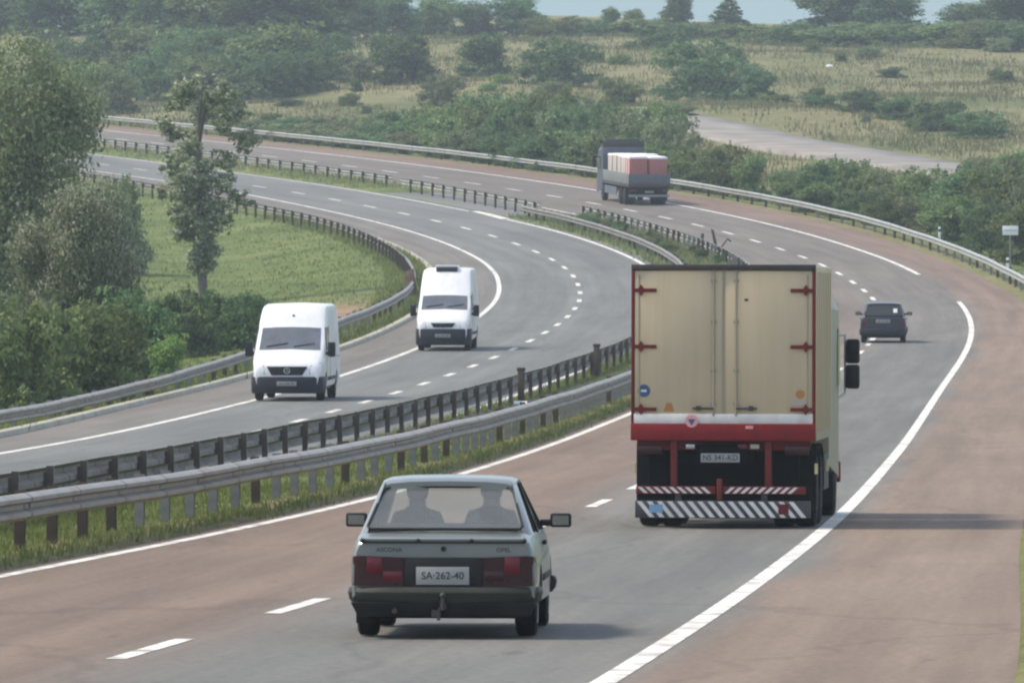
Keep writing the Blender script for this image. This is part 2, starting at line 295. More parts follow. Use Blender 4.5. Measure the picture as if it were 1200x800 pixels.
# ------------------------------------------------------------------ mesh helpers
class G:
    def __init__(s): s.bm = bmesh.new()
    def face(s, vs):
        try: return s.bm.faces.new(vs)
        except ValueError: return None
    def hexa(s, p):      # 8 points: bottom ring 4, top ring 4
        v = [s.bm.verts.new(q) for q in p]
        for f in ((3, 2, 1, 0), (4, 5, 6, 7), (0, 1, 5, 4), (1, 2, 6, 5), (2, 3, 7, 6), (3, 0, 4, 7)): s.face([v[i] for i in f])
        return s
    def box(s, x0, x1, y0, y1, z0, z1):
        return s.hexa([(x0, y0, z0), (x1, y0, z0), (x1, y1, z0), (x0, y1, z0), (x0, y0, z1), (x1, y0, z1), (x1, y1, z1), (x0, y1, z1)])
    def loft(s, rings, cap=True):
        vs = [[s.bm.verts.new(p) for p in r] for r in rings]; n = len(rings[0])
        for a, b in zip(vs, vs[1:]):
            for i in range(n): s.face([a[i], a[(i+1) % n], b[(i+1) % n], b[i]])
        if cap: s.face(vs[0][::-1]); s.face(vs[-1])
        return s
    def cyl(s, p0, p1, r, seg=16, r1=None):
        p0, p1 = Vector(p0), Vector(p1); d = (p1-p0).normalized(); u = d.orthogonal().normalized(); w = d.cross(u); r1 = r if r1 is None else r1
        ring = lambda p, q: [p+(u*math.cos(2*math.pi*i/seg)+w*math.sin(2*math.pi*i/seg))*q for i in range(seg)]
        return s.loft([ring(p0, r), ring(p1, r1)])
    def lathe_x(s, prof, c, seg=28):   # profile of (x, r) turned about an axis along x through c
        rings = [[(c[0]+x, c[1]+r*math.cos(2*math.pi*i/seg), c[2]+r*math.sin(2*math.pi*i/seg)) for i in range(seg)] for x, r in prof]
        return s.loft(rings, True)
    def tube(s, pts, r, seg=8):
        for a, b in zip(pts, pts[1:]): s.cyl(a, b, r, seg)
        return s
    def patch(s, grid, t, off=.004):   # rows of points made into a sheet of thickness t standing `off` proud of where it lies
        g = [[Vector(p) for p in r] for r in grid]
        n = (g[0][-1]-g[0][0]).cross(g[-1][0]-g[0][0]).normalized()
        top = [[s.bm.verts.new(p+n*off) for p in r] for r in g]; bot = [[s.bm.verts.new(p+n*(off-t)) for p in r] for r in g]
        a, b = len(g), len(g[0])
        for i in range(a-1):
            for j in range(b-1):
                s.face([top[i][j], top[i][j+1], top[i+1][j+1], top[i+1][j]]); s.face([bot[i][j], bot[i+1][j], bot[i+1][j+1], bot[i][j+1]])
        for j in range(b-1):
            s.face([top[0][j+1], top[0][j], bot[0][j], bot[0][j+1]]); s.face([top[-1][j], top[-1][j+1], bot[-1][j+1], bot[-1][j]])
        for i in range(a-1):
            s.face([top[i][0], top[i+1][0], bot[i+1][0], bot[i][0]]); s.face([top[i+1][-1], top[i][-1], bot[i][-1], bot[i+1][-1]])
        return s
    def ball(s, c, r, sx=1, sy=1, sz=1):
        m = Matrix.Translation(c) @ Matrix.Diagonal((r*sx, r*sy, r*sz, 1)); bmesh.ops.create_icosphere(s.bm, subdivisions=2, radius=1, matrix=m); return s
    def out(s, name, m, parent=None, ang=38, bevel=0., cut=None):
        bm = s.bm
        bmesh.ops.recalc_face_normals(bm, faces=bm.faces)
        if bevel:
            es = [e for e in bm.edges if len(e.link_faces) == 2 and e.calc_face_angle(0) > R(40)]
            if es: bmesh.ops.bevel(bm, geom=es, offset=bevel, segments=2, profile=.5, affect='EDGES', clamp_overlap=True)
        me = bpy.data.meshes.new(name); bm.to_mesh(me); bm.free()
        o = bpy.data.objects.new(name, me); C.objects.link(o)
        if cut:
            c = cut.out('cutter', m); md = o.modifiers.new('b', 'BOOLEAN'); md.object = c; md.operation = 'DIFFERENCE'; md.solver = 'EXACT'
            bpy.context.view_layer.update()
            me2 = bpy.data.meshes.new_from_object(o.evaluated_get(bpy.context.evaluated_depsgraph_get()))
            o.modifiers.clear()
            if len(me2.polygons) > 10: o.data = me2; me2.name = name
            bpy.data.objects.remove(c); me = o.data
        smooth(me, ang)
        me.materials.clear(); me.materials.append(MATS[m])
        o.parent = parent
        return o
def smooth(me, ang):
    bm = bmesh.new(); bm.from_mesh(me)
    for f in bm.faces: f.smooth = True
    for e in bm.edges: e.smooth = not (len(e.link_faces) != 2 or e.calc_face_angle(0) > R(ang))
    bm.to_mesh(me); bm.free()
def tag(o, label, cat, group=None, kind=None):
    if label: o['label'] = label
    if cat: o['category'] = cat
    if group: o['group'] = group
    if kind: o['kind'] = kind
    return o
def thing(name, label, cat, loc=(0, 0, 0), rot=(0, 0, 0), group=None):
    o = bpy.data.objects.new(name, None); C.objects.link(o); o.location = loc; o.rotation_euler = rot
    o.empty_display_size = .3
    return tag(o, label, cat, group)
def copy_obj(o, parent=None, recursive=True):
    c = o.copy(); C.objects.link(c); c.parent = parent
    if recursive:
        for ch in list(o.children): copy_obj(ch, c)
    return c
def raw_mesh(name, v, f, m, parent=None, uv=None, attr=None):
    """v (n,3), f (k,4) or (k,3) arrays"""
    me = bpy.data.meshes.new(name); v = np.asarray(v, np.float32); f = np.asarray(f, np.int32)
    k, w = f.shape
    me.vertices.add(len(v)); me.vertices.foreach_set('co', v.ravel())
    me.loops.add(k*w); me.loops.foreach_set('vertex_index', f.ravel())
    me.polygons.add(k); me.polygons.foreach_set('loop_start', np.arange(0, k*w, w, dtype=np.int32))
    if uv is not None:
        l = me.uv_layers.new(name='UVMap'); l.data.foreach_set('uv', np.asarray(uv, np.float32)[f.ravel()].ravel())
    if attr is not None:
        nm, a = attr; a = np.asarray(a, np.float32)
        if a.ndim == 1: me.attributes.new(nm, 'FLOAT', 'POINT').data.foreach_set('value', a)
        else: me.attributes.new(nm, 'FLOAT_COLOR', 'POINT').data.foreach_set('color', a.ravel())
    me.update(calc_edges=True); me.validate()
    me.materials.append(MATS[m])
    o = bpy.data.objects.new(name, me); C.objects.link(o); o.parent = parent
    return o
def text(s, size, loc, m, parent, name='lettering', rot=(R(90), 0, 0), sx=1.):
    cu = bpy.data.curves.new(name, 'FONT'); cu.body = s; cu.size = size; cu.align_x = 'CENTER'; cu.align_y = 'CENTER'; cu.extrude = .0015; cu.offset = size*.012
    o = bpy.data.objects.new(name, cu); C.objects.link(o)
    bpy.context.view_layer.update()
    me = bpy.data.meshes.new_from_object(o.evaluated_get(bpy.context.evaluated_depsgraph_get()))
    bpy.data.objects.remove(o); me.materials.clear(); me.materials.append(MATS[m])
    o = bpy.data.objects.new(name, me); C.objects.link(o); o.location = loc; o.rotation_euler = rot; o.scale = (sx, 1, 1); o.parent = parent
    return o
def grid_faces(nr, nc):
    i = np.arange((nr-1)*(nc-1)); r, c = i//(nc-1), i % (nc-1); a = r*nc+c
    return np.stack([a, a+1, a+nc+1, a+nc], 1)

# ------------------------------------------------------------------ setting: land, carriageways, markings
def build_land():
    Ys = np.concatenate([np.arange(-60, 120, 4), np.arange(120, 700, 3), np.arange(700, 1060, 6), np.arange(1060, 1500, 30)]).astype(float)
    lo = np.array([330, 260, 200, 160, 130, 105, 85, 70, 58, 48, 40, 33, 27, 22, 18, 14.5, 11.5, 9, 7, 5.3, 3.9, 2.8, 1.8, 1.1, .5])
    ro = np.concatenate([np.array([.02, .6, 1.2, 2, 3, 4.2, 5.6, 7.2, 9, 11, 13.5]), np.arange(16.5, 70, 3.5), np.arange(72, 200, 8), np.array([220, 250, 290, 340])])
    V = []; Zn = []
    for Y in Ys:
        k, li, ri, rs = float(KERB(Y)), float(LCi(Y)+.55), float(RCi(Y)-.3), float(RSH(Y))
        xs = list(k-lo)+[k-.12, k+.1, (k+li)/2, li-.12, li+.02, li+.5]
        xs += list(np.linspace(li+.9, ri-.5, 5))+[ri-.02, ri+.15, (ri+rs)/2, rs-.04]+list(rs+ro)
        xs = np.array(xs); z = GZ(xs, np.full_like(xs, Y))
        lip = np.abs(xs-(rs-.04)) < .005
        road = ((xs > k+.05) & (xs < li-.05)) | ((xs > ri+.05) & (xs < rs-.02))
        z = np.where(lip, z-.03, np.where(road, z-.35, z+.02))
        med = (xs > li+.3) & (xs < ri-.3)
        z = np.where(med, z+.06+.05*nz(xs, np.full_like(xs, Y), 1.7), z)
        if 478 < Y < 520: z = np.where(med, z-.12, z)
        V.append(np.stack([xs, np.full_like(xs, Y), z], 1))
        dr = xs-rs; dl = k-xs
        dry = ss((dr-2)/10)*(.35+.65*ss((Y-480)/60))+np.where(dl > 40, .3, 0)
        earth = .45*np.exp(-((dr-.7)/.9)**2)*(dr > 0)
        earth = np.maximum(earth, 1.3*np.exp(-((xs+7.2)/1.8)**2-((Y-338)/22)**2)*(dl > 1))
        earth = np.maximum(earth, np.where((xs > ri-.75) & (xs < ri+.1), .5, 0))
        Zn.append(np.stack([dry, earth, 0*xs, 1+0*xs], 1))
    nc = len(xs)
    o = raw_mesh('ground', np.concatenate(V), grid_faces(len(Ys), nc), 'land', attr=('zone', np.concatenate(Zn)))
    o.data.polygons.foreach_set('use_smooth', [True]*len(o.data.polygons))
    tag(o, 'rolling green and dry grass land around the motorway', None, kind='structure')
build_land()
def ribbon(name, left, right, m, ref, y0, y1, n=9, lift=0., kerb_drop=.3, sgn=1, step=2.):
    Ys = np.arange(y0, y1+.1, step); V = []; UV = []
    s = np.concatenate([[0], np.cumsum(np.hypot(np.diff(ref(Ys)), np.diff(Ys)))])
    for i, Y in enumerate(Ys):
        a, b = float(left(Y)), float(right(Y)); xs = np.linspace(a, b, n); z = np.full(n, float(ZR(Y))+lift)
        xs2 = np.concatenate([[a], xs, [b]]); z2 = np.concatenate([[z[0]-kerb_drop], z, [z[-1]-kerb_drop]])
        V.append(np.stack([xs2, np.full(n+2, Y), z2], 1)); UV.append(np.stack([sgn*(xs2-float(ref(Y))), np.full(n+2, s[i])], 1))
    o = raw_mesh(name, np.concatenate(V), grid_faces(len(Ys), n+2), m, uv=np.concatenate(UV)); smooth(o.data, 25); return o
tag(ribbon('right_road', lambda Y: RCi(Y)-.3, RSH, 'right_asphalt', RCo, -40, 760, 15), 'reddish grey carriageway leading away from the viewer', None, kind='structure')
tag(ribbon('left_road', KERB, lambda Y: LCi(Y)+.55, 'left_asphalt', LCo, 60, 760, 15, sgn=-1), 'grey green carriageway of the oncoming traffic', None, kind='structure')
# paved crossing through the median
tag(ribbon('median_crossing', lambda Y: LCi(Y)+.5, lambda Y: RCi(Y)-.25, 'left_asphalt', LCo, 480, 518, 5, lift=-.006, sgn=-1), 'paved opening through the median', None, kind='structure')
def strip_pts(Ys, fx, w, lift=.005, w2=None):
    Ys = np.asarray(Ys, float); x = fx(Ys); dx = np.gradient(x, Ys); L = np.sqrt(1+dx*dx); nx, ny = 1/L, -dx/L
    ww = np.full_like(Ys, w/2) if w2 is None else np.interp(Ys, Ys, w2)/2
    z = ZR(Ys)+lift
    a = np.stack([x-nx*ww, Ys-ny*ww, z], 1); b = np.stack([x+nx*ww, Ys+ny*ww, z], 1)
    v = np.empty((2*len(Ys), 3)); v[0::2] = a; v[1::2] = b
    i = np.arange(len(Ys)-1)*2
    return v, np.stack([i, i+1, i+3, i+2], 1)
def markings(name, strips, label):
    V = []; F = []; n = 0
    for v, f in strips: V.append(v); F.append(f+n); n += len(v)
    tag(raw_mesh(name, np.concatenate(V), np.concatenate(F), 'road_paint'), label, None, kind='structure')
A = lambda a, b: np.arange(a, b+.01, 1.5)
markings('edge_line', [strip_pts(A(-30, 359), RCo, .20), strip_pts(A(396, 755), RCo, .23)], 'solid white line beside the reddish hard shoulder')
markings('edge_line', [strip_pts(A(-30, 755), RCi, .17)], 'solid white line beside the median of the right carriageway')
markings('edge_line', [strip_pts(A(70, 755), LCo, .20)], 'solid white line along the outer side of the oncoming carriageway')
mk = [strip_pts(A(70, 476), LCi, .24), strip_pts(A(476, 488), lambda Y: LCi(Y)+(Y-476)*.035, .55), strip_pts(A(488, 755), LCi, .17)]
mk += [strip_pts(A(520, 540), lambda Y: LCi(Y)+1.05, .45)]
markings('edge_line', mk, 'white line beside the median of the oncoming carriageway')
def dashes(fx, y0, y1, phase, pitch, ln, w):
    Ys = np.arange(y0, y1, .5); s = np.concatenate([[0], np.cumsum(np.hypot(np.diff(fx(Ys)), np.diff(Ys)))])
    s0 = np.interp(phase, Ys, s) % pitch; out = []
    for c in np.arange(s0-pitch, s[-1], pitch):
        if c-ln/2 < 0: continue
        a, b = np.interp([c-ln/2, c+ln/2], s, Ys); out.append(strip_pts(np.linspace(a, b, 4), fx, w))
    return out
markings('lane_dashes', dashes(RCd, -20, 300, 71.3, 11.4, 4.6, .17)+dashes(RCd, 300, 740, 420.3, 11.55, 4.4, .2), 'white dashes between the lanes of the right carriageway')
markings('lane_dashes', dashes(LCd, 70, 740, 291.8, 11.35, 3.9, .2), 'white dashes between the lanes of the oncoming carriageway')
def kerb():
    Ys = A(110, 560); V = []
    for Y in Ys:
        k = float(KERB(Y)); z = float(ZR(Y))
        V += [(k-.26, Y, z-.35), (k-.26, Y, z+.12), (k-.03, Y, z+.12), (k, Y, z+.10), (k+.02, Y, z-.1)]
    tag(raw_mesh('kerb', V, grid_faces(len(Ys), 5), 'concrete_kerb'), 'pale concrete kerb along the oncoming carriageway', None, kind='structure')
kerb()
def old_road():
    P = hermite([540, 568, 600, 640, 672, 720, 780], [36, 30.5, 25, 18, 11.5, -4, -30])
    Ys = np.arange(545, 677, 3.); V = []; hw = 3.6
    for Y in Ys:
        x = float(P(Y)); xs = np.array([x-hw-.4, x-hw, x-1.2, x+1.2, x+hw, x+hw+.4]); z = GZ(xs, np.full(6, Y)).max()+.12
        V.append(np.stack([xs, np.full(6, Y)+(xs-x)*.3, [z-1.2, z, z+.03, z+.03, z, z-1.2]], 1))
    tag(raw_mesh('old_road', np.concatenate(V), grid_faces(len(Ys), 6), 'old_road'), 'pale worn side road climbing the slope behind the motorway', None, kind='structure')
old_road()

# ------------------------------------------------------------------ guardrails
def wbeam(fx, dz, y0, y1, face, m, parent, tall=1.):
    """W profile swept along fx; face=+1 shows its front to +X"""
    prof = [(.0, .44), (.03, .446), (.095, .49), (.095, .535), (.0, .575), (.0, .625), (.095, .665), (.095, .71), (.03, .754), (0, .76)]
    prof = [(x, .76-(.76-z)*tall) for x, z in prof]; prof = prof+[(x-.012, z) for x, z in prof[::-1]]
    Ys = np.arange(y0, y1+.1, 1.); V = []
    x = fx(Ys); dx = np.gradient(x, Ys); L = np.sqrt(1+dx*dx)
    for i, Y in enumerate(Ys):
        j = .006*math.sin(Y*.37)+.005*math.sin(Y*.21)
        for px, pz in prof: V.append((x[i]+face*px/L[i], Y-face*px*dx[i]/L[i], float(ZR(Y)+dz(Y))+pz+j))
    n = len(prof); f = grid_faces(len(Ys), n)
    i = np.arange(len(Ys)-1)*n
    f = np.concatenate([f, np.stack([i+n-1, i, i+n, i+2*n-1], 1)])
    o = raw_mesh('beam', V, f, m, parent); smooth(o.data, 28); return o
def post_mesh():
    g = G(); g.box(-.075, -.065, -.06, .06, -.5, .78); g.box(-.065, .045, -.06, -.05, -.5, .78); g.box(-.065, .045, .05, .06, -.5, .78)
    g.box(.046, .10, -.05, .05, .50, .70)
    return g.out('post', 'post_grey')
_post = post_mesh()
def guardrail(label, fx, y0, y1, face, pitch, m, dz=None, pm=None, group=None, rust=lambda i, Y: random.random() < .25):
    dz = dz or (lambda Y: 0*np.asarray(Y, float))
    r = thing('guardrail', label, 'guardrail', (0, 0, 0), (0, 0, 0), group)
    wbeam(fx, dz, y0, y1, face, m, r, 1.35 if pm else 1.)
    Ys = np.arange(y0+1, y1, .5); s = np.concatenate([[0], np.cumsum(np.hypot(np.diff(fx(Ys)), np.diff(Ys)))])
    for i, c in enumerate(np.arange(0, s[-1], pitch)):
        Y = float(np.interp(c, s, Ys)); p = copy_obj(_post, r); sl = float(fx(Y+.5)-fx(Y-.5))
        x = float(fx(Y))-face*.105
        p.location = (x, Y, float(ZR(Y)+dz(Y))); p.rotation_euler = (random.uniform(-.03, .03), random.uniform(-.03, .03), -math.atan(sl)+(0 if face > 0 else math.pi))
        if pm: p.scale = (.8, .75, 1)
        if pm: p.material_slots[0].link = 'OBJECT'; p.material_slots[0].material = MATS[pm]
        if rust(i, Y): p.material_slots[0].link = 'OBJECT'; p.material_slots[0].material = MATS['post_rust']
    return r
guardrail('weathered guardrail on close posts facing the near right carriageway, beside the grey car', RMR, 76, 292, 1, 2.62, 'galvanised',
          rust=lambda i, Y: (i in (8, 9, 10, 11, 18, 23, 27)) or random.random() < .12)
guardrail('guardrail of the median seen from behind with its posts showing, nearer the vans', RML, 92, 292, -1, 4.0, 'weathered_rail', pm='weathered_rail', rust=lambda i, Y: random.random() < .2)
guardrail('far stretch of median guardrail facing the flatbed truck, beyond the box truck roof', RMR, 293, 476, 1, 2.62, 'pale_galvanised', rust=lambda i, Y: random.random() < .6)
guardrail('far stretch of median guardrail facing the oncoming lanes, above the box truck roof', RML, 293, 476, -1, 2.62, 'weathered_rail', rust=lambda i, Y: random.random() < .4)
guardrail('short removable rail with dark posts across the paved median opening', lambda Y: .5*(RML(Y)+RMR(Y)), 480, 522, 1, 3.2, 'pale_galvanised', rust=lambda i, Y: True)
guardrail('farthest median guardrail with dark posts, running behind the slender poplar', lambda Y: .4*RML(Y)+.6*RMR(Y), 526, 740, 1, 3.3, 'pale_galvanised', rust=lambda i, Y: True)
dzl = lambda Y: -.32*(1-ss((np.asarray(Y, float)-200)/100))
guardrail('guardrail behind the kerb on the left, passing behind both white vans', RLO, 150, 372, 1, 4., 'galvanised', dzl, rust=lambda i, Y: random.random() < .4)
guardrail('guardrail seen from behind with dark posts, curving round the top of the meadow', RLO, 373, 600, 1, 3.0, 'galvanised', rust=lambda i, Y: True)
guardrail('long pale guardrail along the outer hard shoulder in front of the thicket', RRO, 300, 720, -1, 4.3, 'pale_galvanised', rust=lambda i, Y: random.random() < .5)
bpy.data.objects.remove(_post)

# ------------------------------------------------------------------ vehicles (local: +Y forwards, X right, Z up)
def wheel(parent, x, y, r, w, side, rim='wheel_metal', rimr=.62, name='wheel'):
    t = G().lathe_x([(-w/2, r*.55), (-w/2, r*.9), (-w*.4, r*.985), (-w*.2, r), (w*.2, r), (w*.4, r*.985), (w/2, r*.9), (w/2, r*.55)], (x, y, r)).out(name, 'rubber', parent)
    s = side; R1 = r*rimr
    g = G(); g.lathe_x([(s*(w/2-.03), R1), (s*(w/2+.004), R1), (s*(w/2-.002), R1*.85), (s*(w/2-.035), R1*.75), (s*(w/2-.03), R1*.3), (s*(w/2), R1*.22), (s*(w/2), .01)], (x, y, r))
    g.out('rim', rim, t)
    return t
def place(px, Y, heading=None, back=False, X=None):
    """location and rotation of something standing on the road at picture column px and distance Y"""
    x = (px-600)*Y/10000 if X is None else X
    sl = ZRs(Y)
    return (x, Y, float(ZR(Y))+.006), (math.atan(-sl if back else sl), 0, (math.pi if back else 0)-heading)
def hsym(half): return half+[(-x, z) for x, z in half[::-1] if abs(x) > 1e-6]
def seated(label, x, y, zseat, parentinv, shirt):
    """a person seen from the waist up and down to the knees, one continuous body"""
    V = [(0, 0, .08), (0, -.02, .30), (0, -.03, .46), (0, -.01, .56), (0, .02, .64), (0, .035, .72), (.17, -.02, .47), (.24, .10, .25), (.17, .33, .30),
         (-.17, -.02, .47), (-.24, .10, .25), (-.17, .33, .30), (.10, .10, .07), (.12, .45, .10), (.12, .50, -.25), (-.10, .10, .07), (-.12, .45, .10), (-.12, .50, -.25)]
    Rr = [.15, .135, .15, .062, .088, .092, .075, .05, .038, .075, .05, .038, .085, .065, .05, .085, .065, .05]
    Ee = [(0, 1), (1, 2), (2, 3), (3, 4), (4, 5), (2, 6), (6, 7), (7, 8), (2, 9), (9, 10), (10, 11), (0, 12), (12, 13), (13, 14), (0, 15), (15, 16), (16, 17)]
    me = bpy.data.meshes.new('person'); me.from_pydata(V, Ee, []); o = bpy.data.objects.new('person', me); C.objects.link(o)
    sk = o.modifiers.new('s', 'SKIN'); o.modifiers.new('u', 'SUBSURF').levels = 1
    for i, q in enumerate(Rr):
        me.skin_vertices[0].data[i].radius = (q, q)
    me.skin_vertices[0].data[0].use_root = True
    bpy.context.view_layer.update()
    m2 = bpy.data.meshes.new_from_object(o.evaluated_get(bpy.context.evaluated_depsgraph_get())); bpy.data.objects.remove(o)
    m2.materials.clear(); m2.materials.append(MATS[shirt]); m2.materials.append(MATS['skin'])
    for p in m2.polygons: p.use_smooth = True; p.material_index = 1 if (p.center.z > .545 or (p.center.y > .2 and .2 < p.center.z < .4)) else 0
    o = bpy.data.objects.new('person', m2); C.objects.link(o)
    h = G().ball((0, 0, .715), .112, .92, 1.02, 1.0); h.out('hair', 'hair', o)
    f = G().ball((0, .115, .665), .02, .8, 1, 1.2); f.out('nose', 'skin', o)
    tag(o, label, 'person')
    o.matrix_world = parentinv @ Matrix.Translation((x, y, zseat))
    return o
def car(name, label, loc, rot, P):
    r = thing(name, label, 'car', loc, rot)
    W = P['hw']; L = P['L']; zt0 = P['belt']; paint = P['paint']
    def ring(y, k, zb, zt):
        w = W*k
        return [(x, y, z) for x, z in hsym([(0, zb), (.74*w, zb), (.92*w, zb+.06), (.99*w, .30+.5*(zb-.2)), (w, .50), (.995*w, .62), (.965*w, zt-.09), (.93*w, zt-.025), (.86*w, zt), (0, zt+.012)])]
    st = P['stations']
    g = G().loft([ring(*q) for q in st])
    cut = G()
    for yw in P['axles']:
        for sx in (-1, 1): cut.cyl((sx*(W-.24), yw, P['wr']), (sx*(W+.2), yw, P['wr']), P['wr']*1.16, 28)
    g.out('body', paint, r, 30, cut=cut)
    lin = G()
    for yw in P['axles']: lin.box(-W+.24, W-.24, yw-.38, yw+.38, .24, .60)
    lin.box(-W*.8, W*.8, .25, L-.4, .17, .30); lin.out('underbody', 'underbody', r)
    # roof
    rx, rz, y0, y1 = P['roofx'], P['roofz'], P['ry0'], P['ry1']
    def roof(y, dz, k):
        a = rx*k
        return [(x, y, z) for x, z in hsym([(0, rz-.035+dz), (.9*a, rz-.06+dz), (a, rz-.055+dz), (a, rz-.03+dz), (.9*a, rz-.008+dz), (.6*a, rz+.008+dz), (0, rz+.014+dz)])]
    G().loft([roof(y0-.03, -.045, .965), roof(y0+.04, -.018, .99), roof(y0+.35, 0, 1), roof((y0+y1)/2, .006, 1), roof(y1-.3, -.004, .99), roof(y1, -.05, .95)]).out('roof', paint, r, 45)
    zb = zt0+.0; bx = W*.93; gy0 = P['gy0']; wy = P['wsy']
    zz = rz-.05
    # pillars
    for s in (-1, 1):
        m_ = lambda pts: [(s*x, y, z) for x, y, z in pts]
        G().hexa(m_([(P['gbx'], gy0-.03, zb-.02), (bx-.03, gy0+.02, zb-.02), (bx, gy0+P['cp'], zb-.02), (bx-.06, gy0+P['cp']-.05, zb-.02),
                     (P['gtx'], y0-.03, zz), (rx-.025, y0-.02, zz+.01), (rx-.002, y0+P['cpt'], zz+.01), (rx-.05, y0+P['cpt'], zz)])).out('rear_pillar', paint, r, 60)
        yb, yt = gy0+(wy-gy0)*.52, (y0+y1)/2+.05
        G().hexa(m_([(bx-.05, yb-.05, zb-.02), (bx+.002, yb-.05, zb-.02), (bx+.002, yb+.05, zb-.02), (bx-.05, yb+.05, zb-.02),
                     (rx-.05, yt-.04, zz), (rx-.001, yt-.04, zz), (rx-.001, yt+.04, zz), (rx-.05, yt+.04, zz)])).out('door_pillar', 'black_plastic', r, 60)
        G().hexa(m_([(bx-.09, wy-.02, zb-.02), (bx-.02, wy-.04, zb-.02), (bx, wy-.12, zb-.02), (bx-.06, wy-.10, zb-.02),
                     (rx-.08, y1, zz), (rx-.03, y1-.02, zz), (rx-.01, y1-.1, zz), (rx-.05, y1-.08, zz)])).out('front_pillar', paint, r, 60)
        # side glass
        a0, a1 = gy0+P['cp']-.02, wy-.06; b0, b1 = y0+P['cpt']-.02, y1-.05
        gr = [[(s*(bx-.025), a0, zb-.01), (s*(bx-.025), a1, zb-.01)], [(s*(rx-.02), b0, zz), (s*(rx-.02), b1, zz)]]
        G().patch(gr, .004, 0).out('side_window', P['sideglass'], r)
        # mirrors
        mx = W+.10; my = wy-.25
        G().box(s*mx-.095, s*mx+.095, my-.045, my+.07, zb+.0, zb+.125).out('mirror', 'black_plastic', r, bevel=.022)
        G().box(s*mx-.072, s*mx+.072, my-.049, my-.046, zb+.02, zb+.105).out('mirror_glass', 'mirror_glass', r.children[-1])
        x0_, x1_ = sorted((s*(bx-.03), s*(mx-.08)))
        G().box(x0_, x1_, my-.02, my+.05, zb+.01, zb+.07).out('mirror_arm', 'black_plastic', r, bevel=.012)
        # door handle and side moulding
        xs = sorted((s*(W*.975), s*(W*.975+.03)))
        G().box(xs[0], xs[1], 1.72, 1.90, zb-.13, zb-.09).out('door_handle', 'black_plastic', r, bevel=.006)
        xs = sorted((s*(W*.99), s*(W*1.012)))
        for q0, q1 in ((P['axles'][0]+.42, P['axles'][1]-.42),): G().box(xs[0], xs[1], q0, q1, .47, .53).out('side_moulding', 'black_plastic', r, bevel=.006)
    # screens
    gb, gt = P['gbx'], P['gtx']
    rows = [[(k*f*(gb+(gt-gb)*t), gy0+(y0-gy0)*t+.05*(1-f*f)*-.4, zb+.03+(rz-.085-zb-.03)*t) for f in (-1, -.5, 0, .5, 1)] for t, k in ((0, .96), (.07, 1), (.5, 1), (.86, 1), (.95, .965), (1, .88))]
    G().patch(rows, .005, .004).out('rear_window', P['rearglass'], r, 60)
    # dark rubber surround of the rear window
    fr = G(); e = .022
    def P3(f, t): return Vector((f*(gb+(gt-gb)*t), gy0+(y0-gy0)*t-.02*(1-f*f), zb+.03+(rz-.085-zb-.03)*t))
    loop = [P3(f, 0) for f in np.linspace(-.96, .96, 7)]+[P3(k, t) for t, k in ((.07, 1), (.5, 1), (.86, 1), (.95, .965))]+[P3(f, 1) for f in np.linspace(.88, -.88, 7)]+[P3(-k, t) for t, k in ((.95, .965), (.86, 1), (.5, 1), (.07, 1))]
    nrm = Vector((0, -(rz-zb), (y0-gy0))).normalized()*.006
    for a, b in zip(loop, loop[1:]+loop[:1]): fr.cyl(a+nrm, b+nrm, .013, 6)
    fr.out('window_seal', 'black_plastic', r)
    rows = [[(f*(bx-.07+(rx-.05-bx+.07)*t), wy+(y1-wy)*t+.06*(1-f*f)*(1-t), zb+.0+(zz-zb)*t) for f in (1, .5, 0, -.5, -1)] for t in (0, .5, 1)]
    G().patch(rows, .005, .002).out('windscreen', P['rearglass'], r, 60)
    # interior
    for s in (-1, 1):
        st_ = G(); st_.hexa([(s*.33-.23, 1.98, zb-.3), (s*.33+.23, 1.98, zb-.3), (s*.33+.23, 2.10, zb-.3), (s*.33-.23, 2.10, zb-.3), (s*.33-.19, 1.80, zb+.06), (s*.33+.19, 1.80, zb+.06), (s*.33+.19, 1.87, zb+.06), (s*.33-.19, 1.87, zb+.06)])
        so = st_.out('front_seat', 'seat_fabric', r, bevel=.03)
        G().box(s*.33-.10, s*.33+.10, 1.78, 1.85, zb+.075, zb+.20).out('headrest', 'seat_fabric', so, bevel=.03)
    G().box(-.6, .6, 1.02, 1.16, zb-.3, zb+.07).out('rear_seat', 'seat_fabric', r, bevel=.04)
    G().hexa([(-.66, wy-.45, zb-.05), (.66, wy-.45, zb-.05), (.66, wy+.05, zb-.05), (-.66, wy+.05, zb-.05), (-.64, wy-.4, zb+.035), (.64, wy-.4, zb+.035), (.64, wy, zb+.02), (-.64, wy, zb+.02)]).out('dashboard', 'black_plastic', r)
    # bumpers
    for fy, sg, nm in ((P['tail'], 1, 'rear_bumper'), (L, -1, 'front_bumper')):
        b = G(); h0, h1 = P['bump']
        pr = lambda y, w: [(w, y, h0+.03), (w, y, h1-.02), (w-.02, y+sg*.01, h1), (w-.10, y+sg*.07, h1), (w-.10, y+sg*.07, h0+.02), (w-.03, y+sg*.03, h0)]
        Wb = W+.015
        path = [(-Wb, .62), (-Wb, .30), (-Wb+.02, .14), (-Wb+.09, .045), (-Wb*.6, .008), (0, -.012), (Wb*.6, .008), (Wb-.09, .045), (Wb-.02, .14), (Wb, .30), (Wb, .62)]
        rings = []
        for i, (x, d) in enumerate(path):
            a = Vector(path[max(0, i-1)]); c = Vector(path[min(len(path)-1, i+1)]); t = (c-a).normalized(); n = Vector((-t.y, t.x))
            rings.append([(x+n.x*q, fy+sg*(d+n.y*q), z) for q, z in ((0, h0+.04), (-.012, h0+.10), (-.012, h1-.05), (0, h1-.01), (.02, h1), (.10, h1), (.10, h0+.01), (.03, h0))])
        b.loft(rings).out(nm, P['bumpmat'], r, 50)
